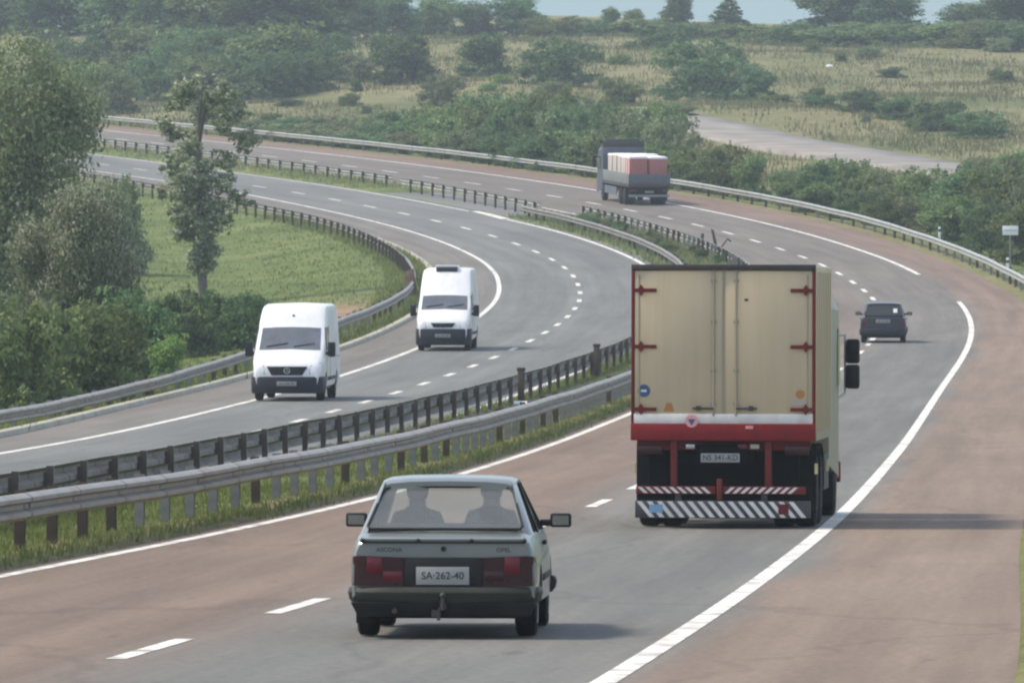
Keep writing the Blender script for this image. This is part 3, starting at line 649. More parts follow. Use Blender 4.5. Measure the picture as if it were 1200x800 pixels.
    for i, yw in enumerate(P['axles']):
        for s in (-1, 1): wheel(r, s*(W-.125), yw, P['wr'], P['ww'], s)
    for s in (-1, 1):
        G().box(s*.52-.17, s*.52+.17, L-.10, L-.025, .53, .66).out('headlight', 'lamp_clear', r, bevel=.015)
    return r
# the near silver hatchback
loc, rot = place(519, 73.5, R(2.4))
AS = dict(hw=.815, L=4.26, belt=.905, paint='silver_paint', roofx=.585, roofz=1.375, ry0=.98, ry1=2.35, gy0=.31, gbx=.68, gtx=.555, wsy=3.02, cp=.36, cpt=.16,
          axles=(.86, 3.43), wr=.29, ww=.18, bump=(.30, .445), bumpmat='grey_plastic', rearglass='car_glass', sideglass='tinted_glass', tail=-.005,
          stations=[(.055, .955, .34, .835), (.075, .975, .30, .85), (.30, .99, .26, .905), (.9, 1, .22, .905), (2.2, 1, .20, .905), (2.95, 1, .20, .905), (3.25, .99, .22, .885), (3.9, .97, .24, .79), (4.12, .95, .28, .73), (4.2, .91, .34, .66)])
ac = car('hatchback_car', 'silver grey hatchback car driving away in the near lane with two people inside', loc, rot, AS)
W = .815; yb = .05
# hatch panel lip, lamp band, lamps, plate, badges, tow bar
G().hexa([(-.70, .035, .835), (.70, .035, .835), (.70, .12, .845), (-.70, .12, .845), (-.70, .028, .862), (.70, .028, .862), (.68, .12, .885), (-.68, .12, .885)]).out('tail_spoiler', 'silver_paint', ac, bevel=.006)
g = G(); g.box(-.71, .71, .026, .05, .824, .836)
for x in (-.70, -.22, .24, .70): g.ball((x, .022, .845), .022)
g.out('spoiler_trim', 'black_plastic', ac)
G().box(-.345, .345, .038, .056, .452, .70).out('tail_panel', 'black_plastic', ac, bevel=.006)
for s in (-1, 1):
    t = G().loft([[(s*.345, .03, .455), (s*.345, .03, .70), (s*.345, .07, .70), (s*.345, .07, .455)], [(s*.72, .03, .455), (s*.72, .03, .715), (s*.72, .09, .715), (s*.72, .09, .455)],
                  [(s*.785, .06, .46), (s*.778, .06, .71), (s*.75, .12, .71), (s*.75, .12, .46)], [(s*.803, .16, .47), (s*.795, .16, .70), (s*.76, .2, .70), (s*.76, .2, .47)]]).out('taillight', 'tail_dark', ac, 50)
    x0, x1 = sorted((s*.53, s*.66)); G().box(x0, x1, .024, .0305, .56, .705).out('brake_lens', 'tail_red', t, bevel=.002)
    x0, x1 = sorted((s*.36, s*.52)); G().box(x0, x1, .026, .0305, .50, .58).out('fog_lens', 'tail_red' if s < 0 else 'tail_dark', t, bevel=.002)
    for q in (.53, .62): G().box(min(s*.36, s*.72), max(s*.36, s*.72), .0275, .0305, q, q+.008).out('lamp_rib', 'black_plastic', t)
lp = G().box(-.235, .225, .018, .034, .465, .62).out('licence_plate', 'plate_white', ac, bevel=.005)
text('SA·262-40', .088, (-.005, .0165, .542), 'ink', lp)
text('ASCONA', .048, (-.47, .0535, .765), 'ink', ac, name='badge', sx=1.15); text('OPEL', .05, (.52, .0535, .765), 'ink', ac, name='badge', sx=1.1)
G().cyl((0, .056, .775), (0, .035, .775), .022, 14).out('lock', 'black_plastic', ac)
tb = G(); tb.box(-.03, .03, -.02, .12, .26, .31); tb.cyl((0, -.04, .25), (0, -.04, .36), .018, 10); tb.ball((0, -.04, .375), .028); tb.box(-.10, -.03, -.01, .03, .19, .25); tb.cyl((-.03, 0, .27), (-.04, 0, .16), .015, 8)
tb.out('tow_bar', 'dark_steel', ac)
G().cyl((-.42, .0, .24), (-.42, .35, .24), .025, 12).out('exhaust', 'dark_steel', ac)
G().hexa([(-.74, .06, .19), (.74, .06, .19), (.74, .25, .19), (-.74, .25, .19), (-.80, .0, .315), (.80, .0, .315), (.80, .25, .315), (-.80, .25, .315)]).out('valance', 'black_plastic', ac, bevel=.01)
for s in (-1, 1): G().box(s*.69-.09, s*.69+.09, .48, .50, .12, .34).out('mud_flap', 'rubber', ac)
bpy.context.view_layer.update()
seated('driver of the silver grey car, dark haired, behind the left of its rear window', -.33, 2.05, .53, ac.matrix_world, 'shirt_blue')
seated('passenger in pale clothes behind the right of the silver car rear window', .33, 2.0, .54, ac.matrix_world, 'shirt_white')
sw = G()
for i in range(20):
    a, b = 2*math.pi*i/20, 2*math.pi*(i+1)/20
    sw.cyl((-.33+.18*math.cos(a), 2.55+.05*math.sin(a), .86+.17*math.sin(a)), (-.33+.18*math.cos(b), 2.55+.05*math.sin(b), .86+.17*math.sin(b)), .014, 6)
sw.out('steering_wheel', 'black_plastic', ac)
# the far dark hatchback
loc, rot = place(1035, 300, R(3.2))
BK = dict(AS, hw=.81, L=3.75, belt=.92, paint='navy_paint', roofx=.62, roofz=1.40, ry0=.42, ry1=1.95, gy0=.16, gbx=.66, gtx=.56, wsy=2.65, cp=.42, cpt=.30, axles=(.62, 3.05), wr=.29,
          bumpmat='van_plastic', rearglass='tinted_glass', bump=(.25, .50),
          stations=[(.03, .95, .34, .86), (.06, .98, .30, .90), (.25, 1, .26, .92), (.9, 1, .22, .92), (2.2, 1, .20, .92), (2.6, 1, .20, .92), (2.9, .98, .22, .88), (3.4, .96, .26, .78), (3.6, .93, .30, .70), (3.7, .88, .34, .62)])
bc = car('hatchback_car', 'small dark blue hatchback with a white rear window sticker, ahead of the box truck', loc, rot, BK)
for s in (-1, 1): G().hexa([(s*.62, .01, .60), (s*.80, .06, .60), (s*.80, .2, .60), (s*.62, .2, .60), (s*.60, .01, .84), (s*.77, .06, .86), (s*.77, .2, .86), (s*.60, .2, .84)]).out('taillight', 'tail_red', bc, bevel=.01)
lp = G().box(-.25, .25, .004, .03, .70, .82).out('licence_plate', 'plate_white', bc, bevel=.004)
text('BG 417-62', .085, (0, .0025, .76), 'ink', lp)
st_ = G(); st_.hexa([(.36, .215, 1.06), (.50, .215, 1.06), (.50, .225, 1.06), (.36, .225, 1.06), (.36, .285, 1.20), (.50, .285, 1.20), (.50, .295, 1.20), (.36, .295, 1.20)]); st_.out('window_sticker', 'stone_white', bc)

# white vans
def van(label, loc, rot, P):
    r = thing('white_van', label, 'van', loc, rot)
    W = P['hw']; prof = P['prof']
    def dims(d, zt):
        w = W*np.interp(d, [0, .08, .3, .8, P['L']-.3, P['L']], [.86, .91, .96, 1, 1, .98])
        tum = max(0., (zt-1.15))*.075
        return w, w*(1-tum)
    def ring(d, zt):
        zb = np.interp(d, [0, .3, .6, P['L']-.3, P['L']], [.34, .28, .26, .3, .4]); w, wt = dims(d, zt); zm = min(1.1, zt-.25)
        return [(x, -d, z) for x, z in hsym([(0, zb), (.84*w, zb), (.97*w, zb+.10), (w, zb+.25), (w, zm), (wt, zt-.16 if zt > 1.5 else zt-.12), (wt*.965, zt-.07), (wt*.86, zt-.015), (0, zt+.012)])]
    g = G().loft([ring(*q) for q in prof])
    cut = G()
    for yw in P['axles']:
        for sx in (-1, 1): cut.cyl((sx*(W-.3), -yw, .35), (sx*(W+.2), -yw, .35), .41, 28)
    g.out('body', 'white_paint', r, 32, cut=cut)
    u = G()
    for yw in P['axles']: u.box(-W+.3, W-.3, -yw-.45, -yw+.45, .3, .75)
    u.box(-.7, .7, -P['L']+.4, -.5, .24, .34); u.out('underbody', 'underbody', r)
    (d0, z0), (d1, z1) = P['ws']
    def at(d): return float(np.interp(d, [a for a, b in prof], [b for a, b in prof]))
    rows = []
    for t in (0, .5, 1):
        d = d0+(d1-d0)*t; z = at(d); wt = dims(d, z)[1]*P.get('wsk', .86)
        rows.append([(f*wt, -d, z+(.012*(1-f*f)-.015*f*f)) for f in (1, .5, 0, -.5, -1)])
    G().patch(rows, .02, .008).out('windscreen', 'dark_glass', r, 60)
    wp = G()
    for x0, x1 in ((.62, .05), (-.1, -.66)):
        z = at(d0+.05)+.03; wp.cyl((x0, -d0-.06, z+.01), (x1, -d0-.16, z+.10), .012, 6)
    wp.out('wiper', 'black_plastic', r)
    se = G()
    for s in (-1, 1):
        for d in (1.25, 2.35):
            z1_ = 1.95; w1 = dims(d, z1_)[1]; se.cyl((s*(W+.0), -d, .55), (s*(W+.0), -d, 1.1), .006, 6); se.cyl((s*(W+.0), -d, 1.1), (s*(w1+.002), -d, z1_), .006, 6)
        se.cyl((s*(W+.002), -2.45, 1.12), (s*(W+.002), -P['L']+.4, 1.12), .008, 6)
    se.out('door_seam', 'grey_plastic', r)
    # bumper
    b = G(); h0, h1 = P['bump']
    rings = []
    for x, d in ((-W*1.012, .75), (-W*1.01, .28), (-W*.965, .06), (-W*.72, -.05), (0, -.09), (W*.72, -.05), (W*.965, .06), (W*1.01, .28), (W*1.012, .75)):
        s = 1 if x > 0 else -1; inx = .12 if abs(x) > .8*W else 0; iny = 0 if d > .3 else .16
        rings.append([(x, -d, h0+.05), (x, -d, h1-.04), (x-s*.02, -d-.02, h1), (x-s*inx, -d-iny, h1), (x-s*inx, -d-iny, h0), (x-s*.02, -d-.02, h0)])
    b.loft(rings).out('bumper', 'van_plastic', r, 50)
    # grille
    gw, g0, g1 = P['grille']
    gr = G().hexa([(-gw*.75, .03, g0), (gw*.75, .03, g0), (gw*.75, -.2, g0), (-gw*.75, -.2, g0), (-gw, .015, g1), (gw, .015, g1), (gw, -.3, g1), (-gw, -.3, g1)]).out('grille', 'van_plastic', r, bevel=.008)
    sl = G()
    for k in range(3):
        z = g0+(g1-g0)*(k+1)/4; sl.box(-gw*.78, gw*.78, .02, .036, z-.008, z+.008)
    sl.out('grille_bar', 'grey_plastic', gr)
    em = G()
    for i in range(18):
        a, c = 2*math.pi*i/18, 2*math.pi*(i+1)/18; em.cyl((.075*math.cos(a), P['gy'], (g0+g1)/2+.075*math.sin(a)), (.075*math.cos(c), P['gy'], (g0+g1)/2+.075*math.sin(c)), .012, 6)
    if P['star']:
        for a in (90, 210, 330): em.cyl((0, P['gy'], (g0+g1)/2), (.075*math.cos(R(a)), P['gy'], (g0+g1)/2+.075*math.sin(R(a))), .010, 6)
    em.out('emblem', 'lamp_clear', gr)
    for s in (-1, 1):
        hx0, hx1, hz0, hz1 = P['lamp']
        hl = G().hexa([(s*hx0, .02, hz0), (s*(hx1+.02), -.10, hz0+.02), (s*(hx1+.02), -.42, hz0+.02), (s*hx0, -.42, hz0), (s*(hx0+.03), -.02, hz1-.05), (s*(hx1+.015), -.22, hz1+.04), (s*(hx1+.015), -.5, hz1+.04), (s*(hx0+.03), -.5, hz1-.05)]).out('headlight', 'lamp_clear', r, bevel=.012)
        x0, x1 = sorted((s*(hx1-.07), s*(hx1+.006))); G().box(x0, x1, -.20, -.155, hz0+.04, hz1-.04).out('indicator', 'lamp_amber', hl)
        # mirrors
        mx = s*(W+.14); mz = P['mz']
        mo = G().box(mx-.10, mx+.10, -P['my']-.09, -P['my']+.08, mz-.02, mz+.36).out('mirror', 'black_plastic', r, bevel=.035)
        x0, x1 = sorted((s*(W-.06), s*(W+.08))); G().box(x0, x1, -P['my']-.04, -P['my']+.03, mz+.02, mz+.10).out('mirror_arm', 'black_plastic', mo, bevel=.01)
        # side windows
        za, zb2 = P['side']
        xa = s*(W*.999+.003); xb = s*(dims(2., zb2+.35)[1]+.012)
        rows = [[(xa, -P['sy0'][0], za), (xa, -P['sy1'], za)], [(xb, -P['sy0'][1], zb2), (xb, -P['sy1'], zb2)]]
        if s > 0: rows = [q[::-1] for q in rows]
        rows2 = [[Vector(p) for p in q] for q in rows]
        G().patch(rows2 if s < 0 else [q[::-1] for q in rows2][::1], .03, .012).out('side_window', 'dark_glass', r)
        x0, x1 = sorted((s*(W*.995), s*(W*1.012))); G().box(x0, x1, -P['axles'][1]+.5, -P['axles'][0]-.5, .52, .62).out('side_moulding', 'van_plastic', r, bevel=.006)
        for yw in P['axles']: wheel(r, s*(W-.14), -yw, .345, .21, s)
    pl = G().box(-.26, .26, .105, .118, P['plz'], P['plz']+.115).out('licence_plate', 'plate_white', r, bevel=.003)
    text(P['plate'], .09, (0, .1195, P['plz']+.058), 'ink', pl, rot=(R(90), 0, R(180)))
    return r
sprinter = dict(hw=.955, L=5.9, prof=[(0, .74), (.02, .90), (.10, 1.0), (.28, 1.10), (.55, 1.22), (.80, 1.32), (1.18, 1.62), (1.55, 1.93), (1.72, 2.12), (1.95, 2.34), (2.25, 2.48), (2.7, 2.54), (5.5, 2.53), (5.85, 2.48), (5.9, 2.40)],
    ws=((.83, 1.33), (1.53, 1.9)), axles=(1.0, 4.5), bump=(.20, .64), grille=(.54, .68, .91), gy=.04, star=True, lamp=(.58, .86, .70, .98), mz=1.18, my=1.05, side=(1.32, 1.92), sy0=(1.2, 1.6), sy1=2.25, plz=.40, plate='NS 218-TK')
loc, rot = place(336, 224.5, R(3.4), back=True)
v1 = van('white high roof van with a wide dark grille, nearer of the two oncoming vans', loc, rot, sprinter)
G().cyl((-.02, -1.83, 2.20), (-.02, -1.80, 2.245), .03, 10).out('roof_badge', 'ink', v1)
daily = dict(sprinter, hw=.93, L=6.0, prof=[(0, .80), (.02, .96), (.10, 1.06), (.35, 1.20), (.75, 1.37), (1.05, 1.62), (1.35, 1.87), (1.6, 2.10), (1.9, 2.40), (2.15, 2.62), (2.4, 2.74), (2.8, 2.77), (5.6, 2.75), (5.95, 2.68), (6.0, 2.5)],
    ws=((.78, 1.4), (1.33, 1.85)), bump=(.20, .75), grille=(.42, .80, .95), gy=.015, star=False, gy2=0, lamp=(.56, .85, .78, 1.02), plz=.46, plate='BG 530-LM', mz=1.18, my=1.0, side=(1.36, 1.86), sy0=(1.15, 1.45))
loc, rot = place(519, 289, R(2.9), back=True)
v2 = van('white high roof van with a black roof vent, farther of the two oncoming vans', loc, rot, daily)
rv = G().hexa([(-.36, -2.22, 2.60), (.36, -2.22, 2.60), (.36, -2.9, 2.72), (-.36, -2.9, 2.72), (-.36, -2.14, 2.80), (.36, -2.14, 2.80), (.34, -2.8, 2.86), (-.34, -2.8, 2.86)]).out('roof_vent', 'ink', v2, bevel=.02)
G().hexa([(-.40, -2.24, 2.80), (.40, -2.24, 2.80), (.40, -3.2, 2.80), (-.40, -3.2, 2.80), (-.37, -2.24, 2.875), (.37, -2.24, 2.875), (.36, -3.1, 2.86), (-.36, -3.1, 2.86)]).out('vent_cover', 'white_paint', rv, bevel=.02)

# cream and red box truck
def striped(parent, name, x0, x1, y, z0, z1, pitch, lean, mats, t=.012):
    b = G().box(x0, x1, y, y+.05, z0, z1).out(name, mats[0], parent, bevel=.004)
    g = G(); h = z1-z0; x = x0+.02
    while x < x1-pitch*.5-abs(lean)*h-.01:
        a = x if lean > 0 else x-lean*h
        g.hexa([(a, y-.004, z0+.01), (a+pitch*.5, y-.004, z0+.01), (a+pitch*.5, y+.004, z0+.01), (a, y+.004, z0+.01),
                (a+lean*h, y-.004, z1-.01), (a+pitch*.5+lean*h, y-.004, z1-.01), (a+pitch*.5+lean*h, y+.004, z1-.01), (a+lean*h, y+.004, z1-.01)])
        x += pitch
    g.out('stripe', mats[1], b)
    return b
loc, rot = place(847.5, 113.6, R(4.6))
tk = thing('box_truck', 'cream box truck with red frame and striped rear bars, seen from behind', 'truck', loc, rot)
HW = 1.225; BL = 5.0
G().box(-HW, HW, .05, BL, 1.18, 3.50).out('cargo_box', 'cream_panel', tk, bevel=.02)
for s in (-1, 1):
    gs = G(); x0, x1 = sorted((s*HW, s*(HW+.012)))
    for y in np.arange(.6, BL-.2, .55): gs.box(x0, x1, y, y+.05, 1.28, 3.42)
    gs.out('side_rib', 'cream_panel', tk)
for s in (-1, 1):
    x0, x1 = sorted((s*HW, s*(HW+.016))); G().box(x0, x1, .06, BL, 1.17, 1.27).out('side_rail', 'cab_cream', tk)
for s in (-1, 1):
    x0, x1 = sorted((s*(HW-.036), s*(HW+.006))); G().box(x0, x1, .0, .07, 1.18, 3.50).out('rear_frame', 'rust_red', tk, bevel=.008)
G().box(-HW-.006, HW+.006, -.02, .09, 3.44, 3.515).out('top_rail', 'dark_steel', tk, bevel=.008)
for s in (-1, 1):
    x0, x1 = (-HW+.04, .0) if s < 0 else (.012, HW-.04)
    d = G().box(x0, x1, .015, .049, 1.53, 3.43).out('cargo_door', 'cream_panel', tk, bevel=.004)
    pm = G()
    for q in ((x0+.05) if s < 0 else (x1-.07),): pm.box(q, q+.02, .008, .016, 1.6, 3.38)
    pm.out('door_seam', 'cab_cream', d)
    for z in (1.585, 2.42, 3.17):
        h = G(); a, b = (x0-.02, x0+.29) if s < 0 else (x1-.29, x1+.02); h.box(a, b, -.01, .014, z-.024, z+.024)
        c = (x0+.085) if s < 0 else (x1-.085); h.hexa([(c-.055, -.018, z), (c, -.018, z-.075), (c+.055, -.018, z), (c, -.018, z+.075), (c-.055, .014, z), (c, .014, z-.075), (c+.055, .014, z), (c, .014, z+.075)])
        h.out('hinge', 'rust_red', d)
    for q in ((-.13,) if s < 0 else (.17,)):
        rd = G(); rd.cyl((q, -.004, 1.50), (q, -.004, 3.44), .015, 8)
        for z in (1.66, 2.1, 2.75, 3.30): rd.box(q-.035, q+.035, -.008, .014, z-.02, z+.02)
        rd.out('lock_rod', 'cab_cream', d)
        hd = G(); e = -1 if s < 0 else 1; a, b = sorted((q, q+e*.28)); hd.box(a, b, -.03, -.012, 1.585, 1.61); hd.box(q+e*.2-.03, q+e*.2+.03, -.028, .014, 1.57, 1.63); hd.out('door_handle', 'dark_steel', d)
G().box(-.012, .018, .005, .014, 1.54, 3.43).out('centre_seal', 'cab_cream', tk)
G().box(-HW+.03, HW-.03, .0, .048, 1.395, 1.528).out('white_sill', 'white_stripe', tk, bevel=.004)
G().box(-HW-.01, HW+.01, -.03, .06, 1.17, 1.395).out('rear_sill', 'red_paint', tk, bevel=.01)
def disc(name, x, z, r, y, m, parent=tk): return G().cyl((x, y, z), (x, y-.004, z), r, 20).out(name, m, parent)
st_ = disc('round_sticker', -HW+.165, 1.83, .085, .0145, 'sticker_blue'); G().box(-HW+.125, -HW+.20, .0085, .0104, 1.815, 1.845).out('sticker_mark', 'white_stripe', st_)
G().box(.28, .33, .008, .0146, 3.03, 3.06).out('door_mark', 'dark_steel', tk)
G().hexa([(-.80, .009, 1.555), (-.66, .009, 1.555), (-.66, .0145, 1.555), (-.80, .0145, 1.555), (-.76, .009, 1.67), (-.69, .009, 1.67), (-.69, .0145, 1.67), (-.76, .0145, 1.67)]).out('orange_sticker', 'sticker_orange', tk)
disc('brown_sticker', HW-.20, 1.79, .06, .0145, 'sticker_orange'); G().box(HW-.30, HW-.12, .010, .0146, 1.64, 1.72).out('grey_sticker', 'sticker_grey', tk)
sh = disc('round_emblem', -.42, 1.43, .085, -.031, 'sticker_pink')
G().hexa([(-.42, -.037, 1.37), (-.37, -.037, 1.45), (-.42, -.0365, 1.46), (-.47, -.037, 1.45), (-.42, -.0352, 1.37), (-.37, -.0352, 1.45), (-.42, -.0352, 1.46), (-.47, -.0352, 1.45)]).out('emblem_mark', 'sticker_blue', sh)
G().box(.30, .40, -.036, -.0305, 1.33, 1.37).out('pink_label', 'sticker_pink', tk)
# chassis
G().box(-.42, .42, .15, 9.2, .86, 1.16).out('chassis', 'underbody', tk)
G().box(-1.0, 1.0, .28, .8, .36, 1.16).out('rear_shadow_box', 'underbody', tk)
for x in (-.66, .60): G().box(x-.045, x+.045, .04, .13, .50, 1.18).out('bumper_bracket', 'rust_red', tk, bevel=.006)
G().box(-1.16, 1.16, .14, .20, 1.04, 1.17).out('cross_member', 'rust_red', tk)
lpn = G().box(-.30, .22, .02, .035, .88, 1.0).out('licence_plate', 'plate_white', tk, bevel=.004)
text('NS 341-KD', .10, (-.04, .0185, .94), 'ink', lpn)
G().box(-.36, .32, .036, .08, .83, 1.13).out('plate_holder', 'underbody', tk)
for nm, x, m_ in (('reversing_lamp', -.44, 'lamp_clear'), ('fog_lamp', .26, 'tail_red'), ('reversing_lamp', .42, 'sticker_grey')): G().box(x-.06, x+.06, .02, .06, 1.06, 1.12).out(nm, m_, tk, bevel=.008)
for s in (-1, 1): G().box(s*.98-.16, s*.98+.16, .10, .15, .98, 1.10).out('taillight', 'tail_dark', tk, bevel=.008)
striped(tk, 'upper_guard_bar', -1.16, -.10, -.04, .46, .56, .105, -.9, ('rust_red', 'white_stripe')); striped(tk, 'upper_guard_bar', .0, 1.10, -.04, .46, .56, .105, .9, ('rust_red', 'white_stripe'))
lb = striped(tk, 'lower_guard_bar', -1.17, 1.17, -.06, .14, .37, .135, -.75, ('black_stripe', 'white_stripe'))
G().box(-.98, -.80, -.068, -.061, .21, .32).out('blue_reflector', 'reflector_blue', lb); G().box(.74, .88, -.068, -.061, .19, .33).out('red_reflector', 'tail_red', lb)
G().box(-.08, -.01, -.07, .06, .38, .66).out('tow_hitch', 'rust_red', tk, bevel=.01)
for x in (-.6, .55): G().box(x-.04, x+.04, -.01, .10, .2, .5).out('bar_bracket', 'dark_steel', tk)
G().box(-1.15, 1.15, .10, .12, .36, .47).out('splash_board', 'underbody', tk)
for s in (-1, 1):
    for ya in (1.35, 2.65):
        wheel(tk, s*(HW-.17), ya, .50, .27, s, 'dark_steel', .55); wheel(tk, s*(HW-.47), ya, .50, .27, -s, 'dark_steel', .55)
    wheel(tk, s*(HW-.19), 7.6, .50, .28, s, 'dark_steel', .55)
    G().box(s*(HW-.32)-.30, s*(HW-.32)+.30, .76, .79, .20, 1.12).out('mud_flap', 'rubber', tk)
    mg = G()
    for ya in (1.35, 2.65):
        for i in range(8):
            a, b = math.pi*i/8, math.pi*(i+1)/8
            mg.hexa([(s*(HW-.32)-.30, ya+.57*math.cos(a), .5+.57*math.sin(a)), (s*(HW-.32)+.30, ya+.57*math.cos(a), .5+.57*math.sin(a)), (s*(HW-.32)+.30, ya+.6*math.cos(a), .5+.6*math.sin(a)), (s*(HW-.32)-.30, ya+.6*math.cos(a), .5+.6*math.sin(a)),
                     (s*(HW-.32)-.30, ya+.57*math.cos(b), .5+.57*math.sin(b)), (s*(HW-.32)+.30, ya+.57*math.cos(b), .5+.57*math.sin(b)), (s*(HW-.32)+.30, ya+.6*math.cos(b), .5+.6*math.sin(b)), (s*(HW-.32)-.30, ya+.6*math.cos(b), .5+.6*math.sin(b))])
    mg.out('mudguard', 'rubber', tk)
    for y in (.5, 3.9): G().box(s*(HW-.005)-.02, s*(HW-.005)+.02, y-.05, y+.05, .72 if y < 1 else .70, .86).out('side_marker', 'reflector_yellow', tk)
    G().box(s*(HW-.06)-.03, s*(HW-.06)+.03, 3.4, 4.9, .45, .95).out('side_guard', 'dark_steel', tk)
    # cab mirrors on arms
    ma = G(); ma.tube([(s*1.15, 8.3, 2.55), (s*1.28, 8.35, 2.56), (s*1.28, 8.35, 1.72), (s*1.18, 8.3, 1.66)], .018, 8); ma.out('mirror_arm', 'white_stripe', tk)
    G().box(s*1.39-.10, s*1.39+.10, 8.22, 8.34, 2.15, 2.50).out('mirror', 'black_plastic', tk, bevel=.04); G().box(s*1.39-.10, s*1.39+.10, 8.22, 8.34, 1.79, 2.135).out('mirror', 'black_plastic', tk, bevel=.04)
cab = G().loft([[(-1.18, 5.3, .75), (1.18, 5.3, .75), (1.18, 5.3, 2.95), (1.08, 5.3, 3.16), (-1.08, 5.3, 3.16), (-1.18, 5.3, 2.95)], [(-1.2, 8.1, .55), (1.2, 8.1, .55), (1.2, 8.1, 2.9), (1.08, 8.1, 3.12), (-1.08, 8.1, 3.12), (-1.2, 8.1, 2.9)],
    [(-1.18, 8.75, .5), (1.18, 8.75, .5), (1.12, 8.55, 2.6), (1.02, 8.45, 2.98), (-1.02, 8.45, 2.98), (-1.12, 8.55, 2.6)]]).out('cab', 'cab_cream', tk, 30)
for s in (-1, 1):
    G().patch([[(s*1.2, 7.6, 1.85), (s*1.195, 8.45, 1.85)], [(s*1.2, 7.6, 2.65), (s*1.19, 8.3, 2.65)]] if s > 0 else [[(s*1.195, 8.45, 1.85), (s*1.2, 7.6, 1.85)], [(s*1.19, 8.3, 2.65), (s*1.2, 7.6, 2.65)]], .02, .012).out('side_window', 'dark_glass', cab)
    G().box(s*1.0-.12, s*1.0+.12, 8.70, 8.78, .7, .85).out('headlight', 'lamp_clear', cab, bevel=.01)
G().hexa([(-1.0, 8.655, 1.75), (1.0, 8.655, 1.75), (1.0, 8.63, 1.75), (-1.0, 8.63, 1.75), (-.98, 8.585, 2.6), (.98, 8.585, 2.6), (.98, 8.53, 2.6), (-.98, 8.53, 2.6)]).out('windscreen', 'dark_glass', cab)
G().box(-1.2, 1.2, 8.65, 8.85, .45, .75).out('front_bumper', 'red_paint', cab, bevel=.02)

# flatbed truck with its load, far up the road
FY = 497.; fh = math.atan(float(RCo(FY+6)-RCo(FY-2))/8)
loc, rot = place(761, FY, fh)
ft = thing('flatbed_truck', 'dark blue flatbed truck carrying wrapped brick pallets, seen from behind up the road', 'truck', loc, rot)
W2 = 1.24
G().box(-.45, .45, .3, 10.2, .75, 1.05).out('chassis', 'underbody', ft)
G().box(-W2, W2, .0, 8.3, 1.05, 1.25).out('bed', 'dark_steel', ft, bevel=.01)
for s in (-1, 1):
    x0, x1 = sorted((s*(W2-.04), s*W2)); p = G().box(x0, x1, .05, 8.25, 1.25, 1.85).out('drop_side', 'bed_panel', ft, bevel=.008)
    rb = G()
    for y in np.arange(.4, 8.2, .65):
        a, b = sorted((s*W2, s*(W2+.03))); rb.box(a, b, y, y+.06, 1.27, 1.83)
    rb.out('side_rib', 'bed_panel', p)
    for ya in (1.6, 2.95):
        wheel(ft, s*(W2-.16), ya, .5, .27, s, 'dark_steel', .55); wheel(ft, s*(W2-.46), ya, .5, .27, -s, 'dark_steel', .55)
    wheel(ft, s*(W2-.18), 8.6, .5, .28, s, 'wheel_metal', .55)
    G().box(s*(W2-.3)-.28, s*(W2-.3)+.28, .85, .88, .25, 1.0).out('mud_flap', 'rubber', ft)
    G().box(s*.95-.18, s*.95+.18, -.02, .03, .80, .93).out('taillight', 'tail_red', ft)
    G().box(s*W2-.02, s*W2+.02, 8.35, 8.75, 1.05, 3.2).out('fairing', 'slate_panel', ft)
    G().box(s*(W2-.05)-.03, s*(W2-.05)+.03, 4.0, 7.8, .5, .95).out('side_guard', 'slate_panel', ft)
    mo = G().box(s*1.52-.1, s*1.52+.1, 9.6, 9.72, 1.9, 2.6).out('mirror', 'black_plastic', ft, bevel=.03); G().box(min(s*1.2, s*1.5), max(s*1.2, s*1.5), 9.62, 9.68, 2.5, 2.56).out('mirror_arm', 'black_plastic', mo)
G().box(-W2, W2, .0, .04, 1.25, 1.80).out('tailgate', 'slate_panel', ft, bevel=.008)
G().box(-1.2, 1.2, .05, .15, .48, .62).out('rear_bumper', 'bed_panel', ft, bevel=.01)
lpn = G().box(-.26, .26, .02, .035, .72, .84).out('licence_plate', 'plate_white', ft); text('KG 071-98', .09, (0, .0185, .78), 'ink', lpn)
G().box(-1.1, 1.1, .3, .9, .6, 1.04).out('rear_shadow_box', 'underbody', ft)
G().box(-W2, W2, 8.25, 8.32, 1.25, 3.15).out('headboard', 'slate_panel', ft, bevel=.01)
G().box(-W2, W2, 8.27, 8.34, 3.16, 3.52).out('top_board', 'dark_steel', ft, bevel=.01)
cb = G().loft([[(-1.22, 8.5, .7), (1.22, 8.5, .7), (1.22, 8.5, 3.1), (1.1, 8.5, 3.3), (-1.1, 8.5, 3.3), (-1.22, 8.5, 3.1)], [(-1.23, 9.9, .5), (1.23, 9.9, .5), (1.23, 9.9, 2.9), (1.1, 9.9, 3.1), (-1.1, 9.9, 3.1), (-1.23, 9.9, 2.9)],
    [(-1.2, 10.6, .5), (1.2, 10.6, .5), (1.14, 10.35, 2.6), (1.05, 10.25, 2.9), (-1.05, 10.25, 2.9), (-1.14, 10.35, 2.6)]]).out('cab', 'blue_cab', ft, 30)
G().loft([[(-1.1, 8.6, 3.28), (1.1, 8.6, 3.28), (1.0, 8.6, 3.6), (-1.0, 8.6, 3.6)], [(-1.05, 9.6, 3.13), (1.05, 9.6, 3.13), (.95, 9.5, 3.25), (-.95, 9.5, 3.25)]]).out('roof_spoiler', 'blue_cab', cb)
for s in (-1, 1): G().patch([[(s*1.225, 9.2, 1.85), (s*1.23, 10.2, 1.85)], [(s*1.225, 9.2, 2.6), (s*1.22, 10.05, 2.6)]][::(1 if s > 0 else 1)], .03, .0).out('side_window', 'dark_glass', cb)
bpy.context.view_layer.update()
FM = ft.matrix_world.copy()
